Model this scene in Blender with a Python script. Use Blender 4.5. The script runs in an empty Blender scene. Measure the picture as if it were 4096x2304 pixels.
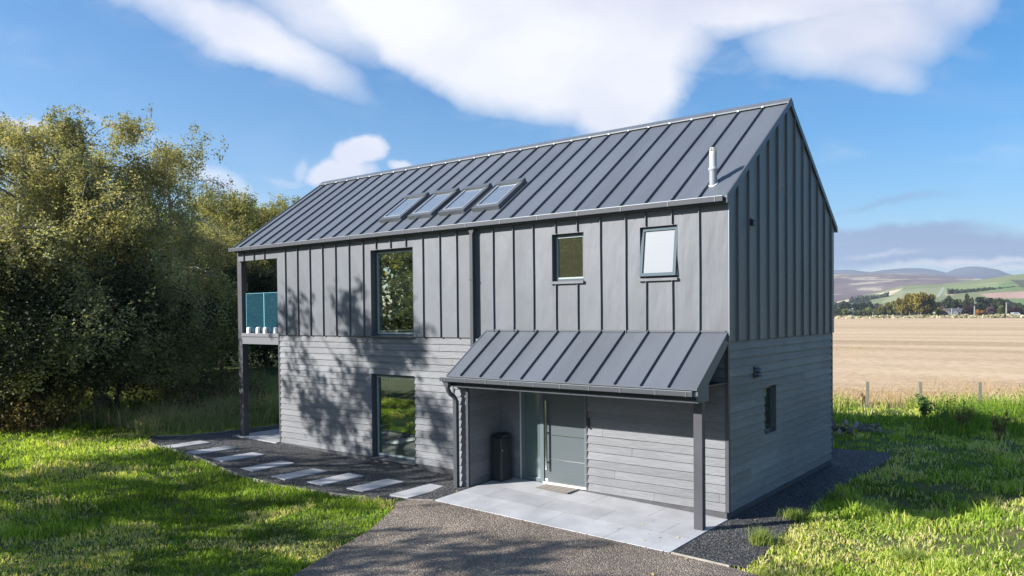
import bpy, math, random
import numpy as np
from mathutils import Vector, Matrix
from mathutils.geometry import delaunay_2d_cdt
rng=np.random.default_rng(7); random.seed(7)
R=math.radians
S=bpy.context.scene
COL=S.collection
# ------------------------------------------------------------------ helpers
def tag(o,label=None,cat=None,group=None,kind=None):
    if label: o['label']=label
    if cat: o['category']=cat
    if group: o['group']=group
    if kind: o['kind']=kind
    return o
def empty(name,loc,label=None,cat=None,group=None,rz=0):
    o=bpy.data.objects.new(name,None); COL.objects.link(o); o.location=loc; o.rotation_euler=(0,0,rz)
    o.empty_display_size=.3
    return tag(o,label,cat,group)
def link(name,me,parent=None,world=True):
    o=bpy.data.objects.new(name,me); COL.objects.link(o)
    if parent is not None:
        o.parent=parent
        if world:
            r=parent; off=Vector((0,0,0))
            while r is not None: off+=r.location; r=r.parent
            o.location=-off
    return o
def fast_mesh(name,V,F,mat=None,tone=None,smooth=False,extra=None):
    V=np.asarray(V,dtype=np.float32); F=np.asarray(F,dtype=np.int32)
    me=bpy.data.meshes.new(name); n=F.shape[1]
    me.vertices.add(len(V)); me.vertices.foreach_set('co',V.ravel())
    me.loops.add(F.size); me.loops.foreach_set('vertex_index',F.ravel())
    me.polygons.add(len(F)); me.polygons.foreach_set('loop_start',np.arange(0,F.size,n,dtype=np.int32))
    try: me.polygons.foreach_set('loop_total',np.full(len(F),n,dtype=np.int32))
    except Exception: pass
    if smooth: me.polygons.foreach_set('use_smooth',np.ones(len(F),dtype=bool))
    me.update(calc_edges=True)
    if tone is not None:
        a=me.attributes.new('tone','FLOAT','FACE'); a.data.foreach_set('value',np.asarray(tone,dtype=np.float32))
    if extra is not None:
        a=me.attributes.new('tone2','FLOAT','FACE'); a.data.foreach_set('value',np.asarray(extra,dtype=np.float32))
    if mat: me.materials.append(mat)
    return me
class MB:
    def __init__(s): s.v=[]; s.f=[]; s.t=[]; s.m=[]
    def poly(s,pts,tone=.5):
        i=len(s.v); s.v+= [tuple(p) for p in pts]; s.f.append(tuple(range(i,i+len(pts)))); s.t.append(tone)
    def box(s,x0,x1,y0,y1,z0,z1,tone=.5):
        i=len(s.v); s.m.append((i,len(s.f)))
        s.v+=[(x0,y0,z0),(x1,y0,z0),(x1,y1,z0),(x0,y1,z0),(x0,y0,z1),(x1,y0,z1),(x1,y1,z1),(x0,y1,z1)]
        for q in ((0,3,2,1),(4,5,6,7),(0,1,5,4),(1,2,6,5),(2,3,7,6),(3,0,4,7)): s.f.append(tuple(i+k for k in q)); s.t.append(tone)
        return s
    def prism(s,poly,d,tone=.5):
        """poly: list of 3-D points, d: extrusion vector"""
        i=len(s.v); n=len(poly); d=Vector(d); s.m.append((i,len(s.f)))
        s.v+=[tuple(p) for p in poly]+[tuple(Vector(p)+d) for p in poly]
        s.f.append(tuple(range(i,i+n))); s.f.append(tuple(range(i+2*n-1,i+n-1,-1))); s.t+=[tone,tone]
        for k in range(n):
            a=i+k; b=i+(k+1)%n; s.f.append((a,a+n,b+n,b)); s.t.append(tone)
        return s
    def tube(s,pts,rad,n=8,tone=.5,cap=True):
        pts=[Vector(p) for p in pts]
        if not hasattr(rad,'__len__'): rad=[rad]*len(pts)
        i=len(s.v); up=Vector((0,0,1))
        for k,p in enumerate(pts):
            d=(pts[min(k+1,len(pts)-1)]-pts[max(k-1,0)]).normalized()
            a=d.cross(up); a=d.cross(Vector((1,0,0))) if a.length<.05 else a
            a.normalize(); b=d.cross(a)
            for j in range(n):
                t=2*math.pi*j/n; s.v.append(tuple(p+(a*math.cos(t)+b*math.sin(t))*rad[k]))
        for k in range(len(pts)-1):
            for j in range(n):
                a=i+k*n+j; b=i+k*n+(j+1)%n; s.f.append((a,b,b+n,a+n)); s.t.append(tone)
        if cap:
            s.f.append(tuple(range(i+n-1,i-1,-1))); e=i+(len(pts)-1)*n; s.f.append(tuple(range(e,e+n))); s.t+=[tone,tone]
        return s
    def each(s,name,mat,parent=None,bevel=0,world=True):
        out=[]; M_=s.m+[(len(s.v),len(s.f))]
        for (v0,f0),(v1,f1) in zip(M_[:-1],M_[1:]):
            q=MB(); q.v=s.v[v0:v1]; q.f=[tuple(i-v0 for i in f) for f in s.f[f0:f1]]; q.t=s.t[f0:f1]; out.append(q.build(name,mat,parent,bevel,world=world))
        return out
    def mesh(s,name,mat,smooth=False):
        me=bpy.data.meshes.new(name); me.from_pydata(s.v,[],s.f); me.validate()
        if len(me.polygons)==len(s.t):
            a=me.attributes.new('tone','FLOAT','FACE'); a.data.foreach_set('value',s.t)
        if mat: me.materials.append(mat)
        if smooth:
            me.polygons.foreach_set('use_smooth',[True]*len(me.polygons))
        me.update(); return me
    def build(s,name,mat,parent=None,bevel=0,smooth=False,world=True):
        me=s.mesh(name,mat,smooth); o=link(name,me,parent,world)
        if bevel:
            m=o.modifiers.new('bevel','BEVEL'); m.width=bevel; m.segments=2; m.limit_method='ANGLE'
        return o
def bx(name,b,mat,parent=None,bevel=0): return MB().box(*b).build(name,mat,parent,bevel)
# value noise in numpy
def vnoise(x,y,s=1.,seed=0):
    x=np.asarray(x)/s; y=np.asarray(y)/s
    xi=np.floor(x).astype(np.int64); yi=np.floor(y).astype(np.int64); fx=x-xi; fy=y-yi
    fx=fx*fx*(3-2*fx); fy=fy*fy*(3-2*fy)
    def h(a,b):
        n=(a*374761393+b*668265263+seed*974711)&0x7fffffff
        n=((n^(n>>13))*1274126177)&0x7fffffff
        return ((n^(n>>16))&0xffff)/65535.
    return (h(xi,yi)*(1-fx)+h(xi+1,yi)*fx)*(1-fy)+(h(xi,yi+1)*(1-fx)+h(xi+1,yi+1)*fx)*fy
def fbm(x,y,s,seed=0,o=3):
    r=0;a=1;t=0
    for k in range(o): r=r+a*vnoise(x,y,s/2**k,seed+k*17); t+=a; a*=.5
    return r/t
def inpoly(x,y,P):
    x=np.asarray(x);y=np.asarray(y);c=np.zeros(x.shape,bool);n=len(P)
    for i in range(n):
        x1,y1=P[i];x2,y2=P[(i+1)%n]
        if y1==y2: continue
        c^=((y1>y)!=(y2>y))&(x<(x2-x1)*(y-y1)/(y2-y1)+x1)
    return c
# ------------------------------------------------------------------ materials
def newmat(name):
    m=bpy.data.materials.new(name); m.use_nodes=True; nt=m.node_tree; nt.nodes.clear()
    return m,nt,nt.nodes,nt.links
def N(nt,t,**k):
    n=nt.nodes.new(t)
    for a,b in k.items(): setattr(n,a,b)
    return n
def ramp(nt,pts,interp='LINEAR'):
    r=N(nt,'ShaderNodeValToRGB'); e=r.color_ramp.elements; r.color_ramp.interpolation=interp
    while len(e)<len(pts): e.new(.5)
    for k,(p,c) in enumerate(pts): e[k].position=p; e[k].color=(*c,1)
    return r
def pmat(name,col,rough=.6,metal=0,spec=.5,var=.0,scale=4,stretch=(1,1,1),bump=0,bscale=20,tonevar=0,bdist=.01,coat=0,detail=4):
    """principled with noise variation of colour, face-tone variation and bump"""
    m,nt,nd,ln=newmat(name)
    o=N(nt,'ShaderNodeOutputMaterial'); p=N(nt,'ShaderNodeBsdfPrincipled'); ln.new(p.outputs[0],o.inputs[0])
    p.inputs['Roughness'].default_value=rough; p.inputs['Metallic'].default_value=metal
    p.inputs['Specular IOR Level'].default_value=spec
    p.inputs['Coat Weight'].default_value=coat
    tc=N(nt,'ShaderNodeTexCoord'); mp=N(nt,'ShaderNodeMapping'); mp.inputs['Scale'].default_value=stretch
    ln.new(tc.outputs['Object'],mp.inputs[0])
    rgb=N(nt,'ShaderNodeRGB'); rgb.outputs[0].default_value=(*col,1); cur=rgb.outputs[0]
    if var:
        nz=N(nt,'ShaderNodeTexNoise'); nz.inputs['Scale'].default_value=scale; nz.inputs['Detail'].default_value=detail
        ln.new(mp.outputs[0],nz.inputs['Vector'])
        mr=N(nt,'ShaderNodeMapRange'); mr.inputs[1].default_value=.3; mr.inputs[2].default_value=.7
        mr.inputs[3].default_value=1-var; mr.inputs[4].default_value=1+var; ln.new(nz.outputs[0],mr.inputs[0])
        mx=N(nt,'ShaderNodeVectorMath',operation='SCALE'); ln.new(cur,mx.inputs[0]); ln.new(mr.outputs[0],mx.inputs['Scale']); cur=mx.outputs[0]
    if tonevar:
        at=N(nt,'ShaderNodeAttribute'); at.attribute_name='tone'
        mr=N(nt,'ShaderNodeMapRange'); mr.inputs[3].default_value=1-tonevar; mr.inputs[4].default_value=1+tonevar; ln.new(at.outputs['Fac'],mr.inputs[0])
        mx=N(nt,'ShaderNodeVectorMath',operation='SCALE'); ln.new(cur,mx.inputs[0]); ln.new(mr.outputs[0],mx.inputs['Scale']); cur=mx.outputs[0]
    ln.new(cur,p.inputs['Base Color'])
    if bump:
        nz=N(nt,'ShaderNodeTexNoise'); nz.inputs['Scale'].default_value=bscale; nz.inputs['Detail'].default_value=3
        ln.new(mp.outputs[0],nz.inputs['Vector'])
        b=N(nt,'ShaderNodeBump'); b.inputs['Strength'].default_value=bump; b.inputs['Distance'].default_value=bdist
        ln.new(nz.outputs[0],b.inputs['Height']); ln.new(b.outputs[0],p.inputs['Normal'])
    return m
def leafmat(name,pts,trans=.35,rough=.6,spec=.25):
    m,nt,nd,ln=newmat(name)
    at=N(nt,'ShaderNodeAttribute'); at.attribute_name='tone'; r=ramp(nt,pts); ln.new(at.outputs['Fac'],r.inputs[0])
    p=N(nt,'ShaderNodeBsdfPrincipled'); p.inputs['Roughness'].default_value=rough; p.inputs['Specular IOR Level'].default_value=spec
    ln.new(r.outputs[0],p.inputs['Base Color'])
    t=N(nt,'ShaderNodeBsdfTranslucent'); sc=N(nt,'ShaderNodeVectorMath',operation='MULTIPLY'); sc.inputs[1].default_value=(1.5,1.5,.8)
    ln.new(r.outputs[0],sc.inputs[0]); ln.new(sc.outputs[0],t.inputs[0])
    mx=N(nt,'ShaderNodeMixShader'); mx.inputs[0].default_value=trans; ln.new(p.outputs[0],mx.inputs[1]); ln.new(t.outputs[0],mx.inputs[2])
    o=N(nt,'ShaderNodeOutputMaterial'); ln.new(mx.outputs[0],o.inputs[0]); return m
def glassmat(name,tint=(.9,.95,.93),refl=1.0,minr=.04,rough=0.0,ior=1.6,dirt=0,body=None,bodyw=0):
    m,nt,nd,ln=newmat(name)
    fr=N(nt,'ShaderNodeFresnel'); fr.inputs['IOR'].default_value=ior
    mu=N(nt,'ShaderNodeMath',operation='MULTIPLY_ADD'); mu.inputs[1].default_value=refl; mu.inputs[2].default_value=minr; mu.use_clamp=True
    ln.new(fr.outputs[0],mu.inputs[0])
    t=N(nt,'ShaderNodeBsdfTransparent'); t.inputs[0].default_value=(*tint,1)
    g=N(nt,'ShaderNodeBsdfGlossy'); g.inputs['Roughness'].default_value=rough; g.inputs[0].default_value=(.95,.97,1,1)
    tr_=t.outputs[0]
    if body:
        df_=N(nt,'ShaderNodeBsdfDiffuse'); df_.inputs[0].default_value=(*body,1); mb_=N(nt,'ShaderNodeMixShader'); mb_.inputs[0].default_value=bodyw; ln.new(tr_,mb_.inputs[1]); ln.new(df_.outputs[0],mb_.inputs[2]); tr_=mb_.outputs[0]
    mx=N(nt,'ShaderNodeMixShader'); ln.new(mu.outputs[0],mx.inputs[0]); ln.new(tr_,mx.inputs[1]); ln.new(g.outputs[0],mx.inputs[2])
    last=mx.outputs[0]
    if dirt:
        d=N(nt,'ShaderNodeBsdfDiffuse'); d.inputs[0].default_value=(.5,.55,.5,1)
        nz=N(nt,'ShaderNodeTexNoise'); nz.inputs['Scale'].default_value=9; nz.inputs['Detail'].default_value=8
        mr=N(nt,'ShaderNodeMapRange'); mr.inputs[1].default_value=.5; mr.inputs[2].default_value=.8; mr.inputs[4].default_value=dirt
        ln.new(nz.outputs[0],mr.inputs[0]); m2=N(nt,'ShaderNodeMixShader'); ln.new(mr.outputs[0],m2.inputs[0]); ln.new(last,m2.inputs[1]); ln.new(d.outputs[0],m2.inputs[2]); last=m2.outputs[0]
    o=N(nt,'ShaderNodeOutputMaterial'); ln.new(last,o.inputs[0]); return m
def boardmat(name,col):
    m,nt,nd,ln=newmat(name)
    o=N(nt,'ShaderNodeOutputMaterial'); p=N(nt,'ShaderNodeBsdfPrincipled'); ln.new(p.outputs[0],o.inputs[0])
    p.inputs['Roughness'].default_value=.62; p.inputs['Specular IOR Level'].default_value=.4
    tc=N(nt,'ShaderNodeTexCoord'); at=N(nt,'ShaderNodeAttribute'); at.attribute_name='tone'
    # every board gets its own piece of grain: shift the coordinates by the board's tone
    cb=N(nt,'ShaderNodeCombineXYZ'); ml=N(nt,'ShaderNodeMath',operation='MULTIPLY'); ml.inputs[1].default_value=37
    ln.new(at.outputs['Fac'],ml.inputs[0]); ln.new(ml.outputs[0],cb.inputs[0]); ln.new(ml.outputs[0],cb.inputs[1])
    ad=N(nt,'ShaderNodeVectorMath',operation='ADD'); ln.new(tc.outputs['Object'],ad.inputs[0]); ln.new(cb.outputs[0],ad.inputs[1])
    mp=N(nt,'ShaderNodeMapping'); mp.inputs['Scale'].default_value=(1.3,1.3,14); ln.new(ad.outputs[0],mp.inputs[0])
    nz=N(nt,'ShaderNodeTexNoise'); nz.inputs['Scale'].default_value=1.1; nz.inputs['Detail'].default_value=1.5; nz.inputs['Distortion'].default_value=.9
    ln.new(mp.outputs[0],nz.inputs['Vector'])
    rg=N(nt,'ShaderNodeMath',operation='MULTIPLY'); rg.inputs[1].default_value=34; ln.new(nz.outputs[0],rg.inputs[0])
    sn=N(nt,'ShaderNodeMath',operation='SINE'); ln.new(rg.outputs[0],sn.inputs[0])
    b=N(nt,'ShaderNodeBump'); b.inputs['Strength'].default_value=.3; b.inputs['Distance'].default_value=.003
    ln.new(sn.outputs[0],b.inputs['Height']); ln.new(b.outputs[0],p.inputs['Normal'])
    mr=N(nt,'ShaderNodeMapRange'); mr.inputs[3].default_value=.86; mr.inputs[4].default_value=1.13; ln.new(at.outputs['Fac'],mr.inputs[0])
    m2=N(nt,'ShaderNodeMapRange'); m2.inputs[1].default_value=-1; m2.inputs[3].default_value=.9; m2.inputs[4].default_value=1.05; ln.new(sn.outputs[0],m2.inputs[0])
    n3=N(nt,'ShaderNodeTexNoise'); n3.inputs['Scale'].default_value=.7; n3.inputs['Detail'].default_value=3; ln.new(tc.outputs['Object'],n3.inputs['Vector'])
    m3=N(nt,'ShaderNodeMapRange'); m3.inputs[1].default_value=.3; m3.inputs[2].default_value=.7; m3.inputs[3].default_value=.86; m3.inputs[4].default_value=1.12; ln.new(n3.outputs[0],m3.inputs[0])
    a=N(nt,'ShaderNodeMath',operation='MULTIPLY'); ln.new(mr.outputs[0],a.inputs[0]); ln.new(m2.outputs[0],a.inputs[1])
    a2=N(nt,'ShaderNodeMath',operation='MULTIPLY'); ln.new(a.outputs[0],a2.inputs[0]); ln.new(m3.outputs[0],a2.inputs[1])
    rgb=N(nt,'ShaderNodeRGB'); rgb.outputs[0].default_value=(*col,1)
    mx=N(nt,'ShaderNodeVectorMath',operation='SCALE'); ln.new(rgb.outputs[0],mx.inputs[0]); ln.new(a2.outputs[0],mx.inputs['Scale']); ln.new(mx.outputs[0],p.inputs['Base Color'])
    return m
ZINC=pmat('zinc_cladding',(.126,.133,.146),rough=.5,spec=.45,var=.07,scale=1.2,stretch=(1.5,1.5,.45),bump=.6,bscale=1.5,bdist=.06,tonevar=.07,detail=2)
ZROOF=pmat('zinc_roof',(.105,.116,.134),rough=.42,spec=.5,var=.09,scale=1.1,stretch=(1.6,.35,.35),bump=.4,bscale=1.1,bdist=.05,tonevar=.06,detail=2)
TRIM=pmat('dark_trim',(.085,.09,.105),rough=.45)
TRIML=pmat('grey_gutter_metal',(.05,.055,.064),rough=.55,spec=.3)
GLINT=pmat('painted_glint_metal',(.26,.28,.31),rough=.4,metal=.5)  # brightness painted in for sun glint on gutter lips and cladding corner
POSTM=pmat('post_paint',(.06,.06,.07),rough=.45,var=.1,scale=3)
BOARD=boardmat('cement_boards',(.168,.172,.182))
PLINTH=pmat('plinth_render',(.07,.07,.075),rough=.85,var=.2,scale=5,bump=.4,bscale=40)
FRAME=pmat('window_frame_paint',(.055,.075,.09),rough=.35)
FRAMEI=pmat('inner_frame',(.32,.38,.37),rough=.4)
DOORM=pmat('door_paint',(.085,.102,.11),rough=.4,bump=.12,bscale=300,bdist=.002)
STEEL=pmat('brushed_steel',(.55,.56,.55),rough=.18,metal=1)
WHITE=pmat('white_plastic',(.8,.8,.8),rough=.35)
GREYP=pmat('grey_plastic',(.28,.3,.33),rough=.4)
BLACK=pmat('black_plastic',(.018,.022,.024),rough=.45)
GLASS=glassmat('window_glass',tint=(.90,.96,.88),refl=.5,minr=.01,dirt=.02)
GLASSD=glassmat('obscured_glass',tint=(.2,.27,.25),refl=1.,minr=.05,rough=.12,body=(.10,.145,.14),bodyw=.9)
BALU=glassmat('sky_teal_glass',tint=(.16,.42,.55),refl=1.6,minr=.06,body=(.07,.24,.34),bodyw=.22)  # teal tint and body colour stand in for the reflected sky
BALUE=pmat('glass_edge',(.25,.55,.62),rough=.2)
INT=pmat('interior_plaster',(.72,.72,.68),rough=.9)
FLOORI=pmat('interior_floor',(.42,.38,.34),rough=.35,var=.1)
PAVE=pmat('porcelain_paving',(.40,.40,.41),rough=.6,var=.16,scale=1.7,tonevar=.09,bump=.1,bscale=60,bdist=.003,detail=6)
BARK=pmat('birch_bark',(.30,.29,.26),rough=.9,var=.45,scale=3,stretch=(1,1,.35),bump=.5,bscale=8,bdist=.03)
BARKD=pmat('dark_bark',(.09,.075,.06),rough=.95,var=.4,scale=4,bump=.6,bscale=9,bdist=.03)
STONE=pmat('field_stone',(.17,.155,.14),rough=.85,var=.3,scale=6,bump=.6,bscale=9,bdist=.02,tonevar=.5)
TIMBER=pmat('weathered_timber',(.20,.185,.135),rough=.9,var=.2,scale=6,stretch=(4,4,.6),bump=.4,bscale=20)
EDGE=pmat('edging_timber',(.30,.275,.23),rough=.9,var=.25,scale=5)
# ------------------------------------------------------------------ ground heights
def sstep(a,b,x):
    t=np.clip((np.asarray(x,float)-a)/(b-a),0,1); return t*t*(3-2*t)
def gz(x,y):
    x=np.asarray(x,float); y=np.asarray(y,float)
    s=1-sstep(-13.5,-7.5,x)
    base=.02+s*(.11+.07*np.clip(-y/2.5,0,1))
    far=sstep(12,60,np.hypot(x,y)); base=base*(1-.3*far)
    # the drive and patio rise gently to the front door
    pb=np.clip(1+y/2.13,0,1)
    door=sstep(-6.6,-4.7,x)*np.clip(-x/4.7,0,1)*sstep(-4.5,-2.1,y)*(1-sstep(.6,2.0,y))
    base=base+door*(.075+.075*pb)*1.0
    base=base-.02*sstep(-6.5,0,x)*(1-sstep(-2.5,-.5,y))
    hum=np.maximum(sstep(1.2,2.3,x),sstep(8.3,9.6,y)*sstep(-16,-13,x))
    base=base+hum*(.30*(fbm(x,y,2.6,301)-.5)+.10*(fbm(x,y,.8,302)-.5))*(1-sstep(-2.0,-.3,y-(17.78+.46*(x+.29))))
    base=base+.95*np.exp(-((x+29)/7.5)**2-((y-10)/5.0)**2)
    hl=sstep(3.2,4.6,-y)*sstep(5.6,7.0,-x)+sstep(16.6,18.5,-x)*sstep(-3.5,-1,y)
    base=base+np.clip(hl,0,1)*(.14*(fbm(x,y,2.2,303)-.5)+.06*(fbm(x,y,.7,304)-.5))
    return base
GRV_FRONT=[(0.03,-2.13),(.92,-2.2),(1.12,-2.1),(1.1,-1.35),(.95,.4),(.88,1.6),(.85,2.9),(.87,5.4),(.95,7.4),(.7,8.15),(-.1,8.05),(-4,8.1),(-10,7.6),(-15.4,7.2),
 (-15.3,2.0),(-15.45,.5),(-15.5,-1.05),(-16.2,-1.6),(-15.4,-2.1),(-14.2,-2.45),(-12.9,-2.5),(-12.0,-2.6),(-10.3,-2.86),(-9.4,-2.93),(-8.4,-2.9),(-7.5,-2.78),(-6.6,-2.62),(-5.75,-2.52),(-5.2,-2.35),(-4.72,-2.13)]
DRIVE=[(0.03,-2.13),(.92,-2.2),(1.5,-2.35),(2.0,-3.2),(2.6,-5.5),(3.4,-9),(4,-16),(3,-30),(-9,-30),(-6,-16),(-4.4,-9),(-3.55,-6.1),(-4.0,-5.0),(-4.4,-3.95),(-4.95,-2.9),(-5.35,-2.5),(-5.2,-2.35),(-4.72,-2.13)]
HOUSE=[(0,0),(0,5.92),(-12.4,5.92),(-12.4,0)]
def fence_y(x): return 17.78+.46*(np.asarray(x)+.29)
def sheet(name,P,off,mat,step=.5,hf=None,kind='structure'):
    P=[Vector(p) for p in P]; pts=[]
    n=len(P)
    for i in range(n):
        a,b=P[i],P[(i+1)%n]; k=max(1,int((b-a).length/step))
        for j in range(k): pts.append(a.lerp(b,j/k))
    m=len(pts); xs=[p.x for p in pts]; ys=[p.y for p in pts]
    gx,gy=np.meshgrid(np.arange(min(xs)+step*.5,max(xs),step),np.arange(min(ys)+step*.5,max(ys),step))
    gx=gx.ravel()+.013; gy=gy.ravel()+.017
    ins=inpoly(gx,gy,[(p.x,p.y) for p in pts])
    allp=pts+[Vector((a,b)) for a,b in zip(gx[ins],gy[ins])]
    r=delaunay_2d_cdt(allp,[(i,(i+1)%m) for i in range(m)],[],1,1e-4)
    vs=np.array([[v.x,v.y] for v in r[0]]); z=(hf or gz)(vs[:,0],vs[:,1])+off
    me=bpy.data.meshes.new(name); me.from_pydata([(a,b,c) for (a,b),c in zip(vs,z)],[],[tuple(f) for f in r[2]])
    me.materials.append(mat); me.polygons.foreach_set('use_smooth',[True]*len(me.polygons)); me.update()
    if len(me.polygons) and me.polygons[0].normal.z<0: me.flip_normals()
    o=link(name,me); o['kind']=kind; return o
# ground textures
def groundmat(name,cols,scale,bscale=30,bump=.6,dist=.02,rough=.95):
    m,nt,nd,ln=newmat(name)
    o=N(nt,'ShaderNodeOutputMaterial'); p=N(nt,'ShaderNodeBsdfPrincipled'); ln.new(p.outputs[0],o.inputs[0]); p.inputs['Roughness'].default_value=rough
    p.inputs['Specular IOR Level'].default_value=.2
    tc=N(nt,'ShaderNodeTexCoord'); a=N(nt,'ShaderNodeTexNoise'); a.inputs['Scale'].default_value=scale; a.inputs['Detail'].default_value=8; a.inputs['Roughness'].default_value=.65
    ln.new(tc.outputs['Object'],a.inputs['Vector']); r=ramp(nt,[(.28+.44*k/(len(cols)-1),c) for k,c in enumerate(cols)]); ln.new(a.outputs[0],r.inputs[0]); ln.new(r.outputs[0],p.inputs['Base Color'])
    b=N(nt,'ShaderNodeTexNoise'); b.inputs['Scale'].default_value=bscale; b.inputs['Detail'].default_value=4; ln.new(tc.outputs['Object'],b.inputs['Vector'])
    bu=N(nt,'ShaderNodeBump'); bu.inputs['Strength'].default_value=bump; bu.inputs['Distance'].default_value=dist; ln.new(b.outputs[0],bu.inputs['Height']); ln.new(bu.outputs[0],p.inputs['Normal'])
    return m
def gravelmat(name,lo,hi,scale):
    m,nt,nd,ln=newmat(name)
    o=N(nt,'ShaderNodeOutputMaterial'); p=N(nt,'ShaderNodeBsdfPrincipled'); ln.new(p.outputs[0],o.inputs[0]); p.inputs['Roughness'].default_value=.75
    tc=N(nt,'ShaderNodeTexCoord'); v=N(nt,'ShaderNodeTexVoronoi'); v.inputs['Scale'].default_value=scale; ln.new(tc.outputs['Object'],v.inputs['Vector'])
    sx=N(nt,'ShaderNodeSeparateXYZ'); ln.new(v.outputs['Color'],sx.inputs[0]); pw=N(nt,'ShaderNodeMath',operation='POWER'); pw.inputs[1].default_value=2.2; ln.new(sx.outputs[0],pw.inputs[0])
    r=ramp(nt,[(0,lo),(1,hi)]); ln.new(pw.outputs[0],r.inputs[0])
    nz=N(nt,'ShaderNodeTexNoise'); nz.inputs['Scale'].default_value=.8; nz.inputs['Detail'].default_value=5; ln.new(tc.outputs['Object'],nz.inputs['Vector'])
    mr=N(nt,'ShaderNodeMapRange'); mr.inputs[1].default_value=.3; mr.inputs[2].default_value=.7; mr.inputs[3].default_value=.75; mr.inputs[4].default_value=1.3; ln.new(nz.outputs[0],mr.inputs[0])
    mx=N(nt,'ShaderNodeVectorMath',operation='SCALE'); ln.new(r.outputs[0],mx.inputs[0]); ln.new(mr.outputs[0],mx.inputs['Scale']); ln.new(mx.outputs[0],p.inputs['Base Color'])
    b=N(nt,'ShaderNodeBump'); b.inputs['Strength'].default_value=.9; b.inputs['Distance'].default_value=.02; b.invert=True
    ln.new(v.outputs['Distance'],b.inputs['Height']); ln.new(b.outputs[0],p.inputs['Normal']); return m
SOIL=groundmat('grass_soil',[(.05,.065,.02),(.09,.12,.03),(.13,.13,.05),(.19,.155,.09)],1.3,bscale=45,bump=.9,dist=.03)
DGRAV=gravelmat('black_stone_chips',(.028,.029,.032),(.16,.155,.15),42)
DRIVEM=gravelmat('brown_road_planings',(.14,.113,.09),(.37,.30,.235),46)
def fieldmat():
    m,nt,nd,ln=newmat('ripe_crop')
    o=N(nt,'ShaderNodeOutputMaterial'); p=N(nt,'ShaderNodeBsdfPrincipled'); ln.new(p.outputs[0],o.inputs[0]); p.inputs['Roughness'].default_value=1; p.inputs['Specular IOR Level'].default_value=.1
    tc=N(nt,'ShaderNodeTexCoord'); mp=N(nt,'ShaderNodeMapping'); mp.inputs['Rotation'].default_value=(0,0,R(-14)); mp.inputs['Scale'].default_value=(.012,.11,1)
    ln.new(tc.outputs['Object'],mp.inputs[0]); a=N(nt,'ShaderNodeTexNoise'); a.inputs['Scale'].default_value=1; a.inputs['Detail'].default_value=5; ln.new(mp.outputs[0],a.inputs['Vector'])
    r=ramp(nt,[(.30,(.40,.285,.175)),(.46,(.52,.38,.245)),(.6,(.57,.425,.28)),(.75,(.46,.33,.21))]); ln.new(a.outputs[0],r.inputs[0])
    b=N(nt,'ShaderNodeTexNoise'); b.inputs['Scale'].default_value=2.2; b.inputs['Detail'].default_value=6; ln.new(tc.outputs['Object'],b.inputs['Vector'])
    mr=N(nt,'ShaderNodeMapRange'); mr.inputs[1].default_value=.3; mr.inputs[2].default_value=.7; mr.inputs[3].default_value=.82; mr.inputs[4].default_value=1.12; ln.new(b.outputs[0],mr.inputs[0])
    mx=N(nt,'ShaderNodeVectorMath',operation='SCALE'); ln.new(r.outputs[0],mx.inputs[0]); ln.new(mr.outputs[0],mx.inputs['Scale']); ln.new(mx.outputs[0],p.inputs['Base Color'])
    bu=N(nt,'ShaderNodeBump'); bu.inputs['Strength'].default_value=.5; bu.inputs['Distance'].default_value=.1; ln.new(b.outputs[0],bu.inputs['Height']); ln.new(bu.outputs[0],p.inputs['Normal'])
    return m
FIELD=fieldmat()
# ground: non-uniform grid, fine near the house, reaching the horizon
ax=np.concatenate([-np.geomspace(9000,26,40),np.arange(-25.5,12.1,.5),np.geomspace(13,9000,44)])
ay=np.concatenate([-np.geomspace(4000,26,30),np.arange(-25.5,30.1,.5),np.geomspace(31,9000,44)])
GX,GY=np.meshgrid(ax,ay); GZ=gz(GX,GY)-.035
hp=sstep(30,60,np.hypot(GX,GY)); GZ=GZ-.04*hp
V=np.stack([GX.ravel(),GY.ravel(),GZ.ravel()],1); nx=len(ax); ny=len(ay)
ii=(np.arange(ny-1)[:,None]*nx+np.arange(nx-1)).ravel(); F=np.stack([ii,ii+1,ii+1+nx,ii+nx],1)
o=link('ground',fast_mesh('ground',V,F,SOIL,smooth=True)); o['kind']='structure'
sheet('gravel',GRV_FRONT,0,DGRAV,.25)
sheet('driveway',DRIVE,.004,DRIVEM,.45)
fx0,fx1=-330.,60.
FP=[(float(x),float(fence_y(x))) for x in (-14,-6,0,10,25)]+[(60,float(fence_y(60))),(60,330),(-20,344),(-98,372),(-128,378)]
sheet('crop_field',FP,-.02,FIELD,8,hf=lambda x,y: .32*sstep(0,9,y-fence_y(x))+0*x)
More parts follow.
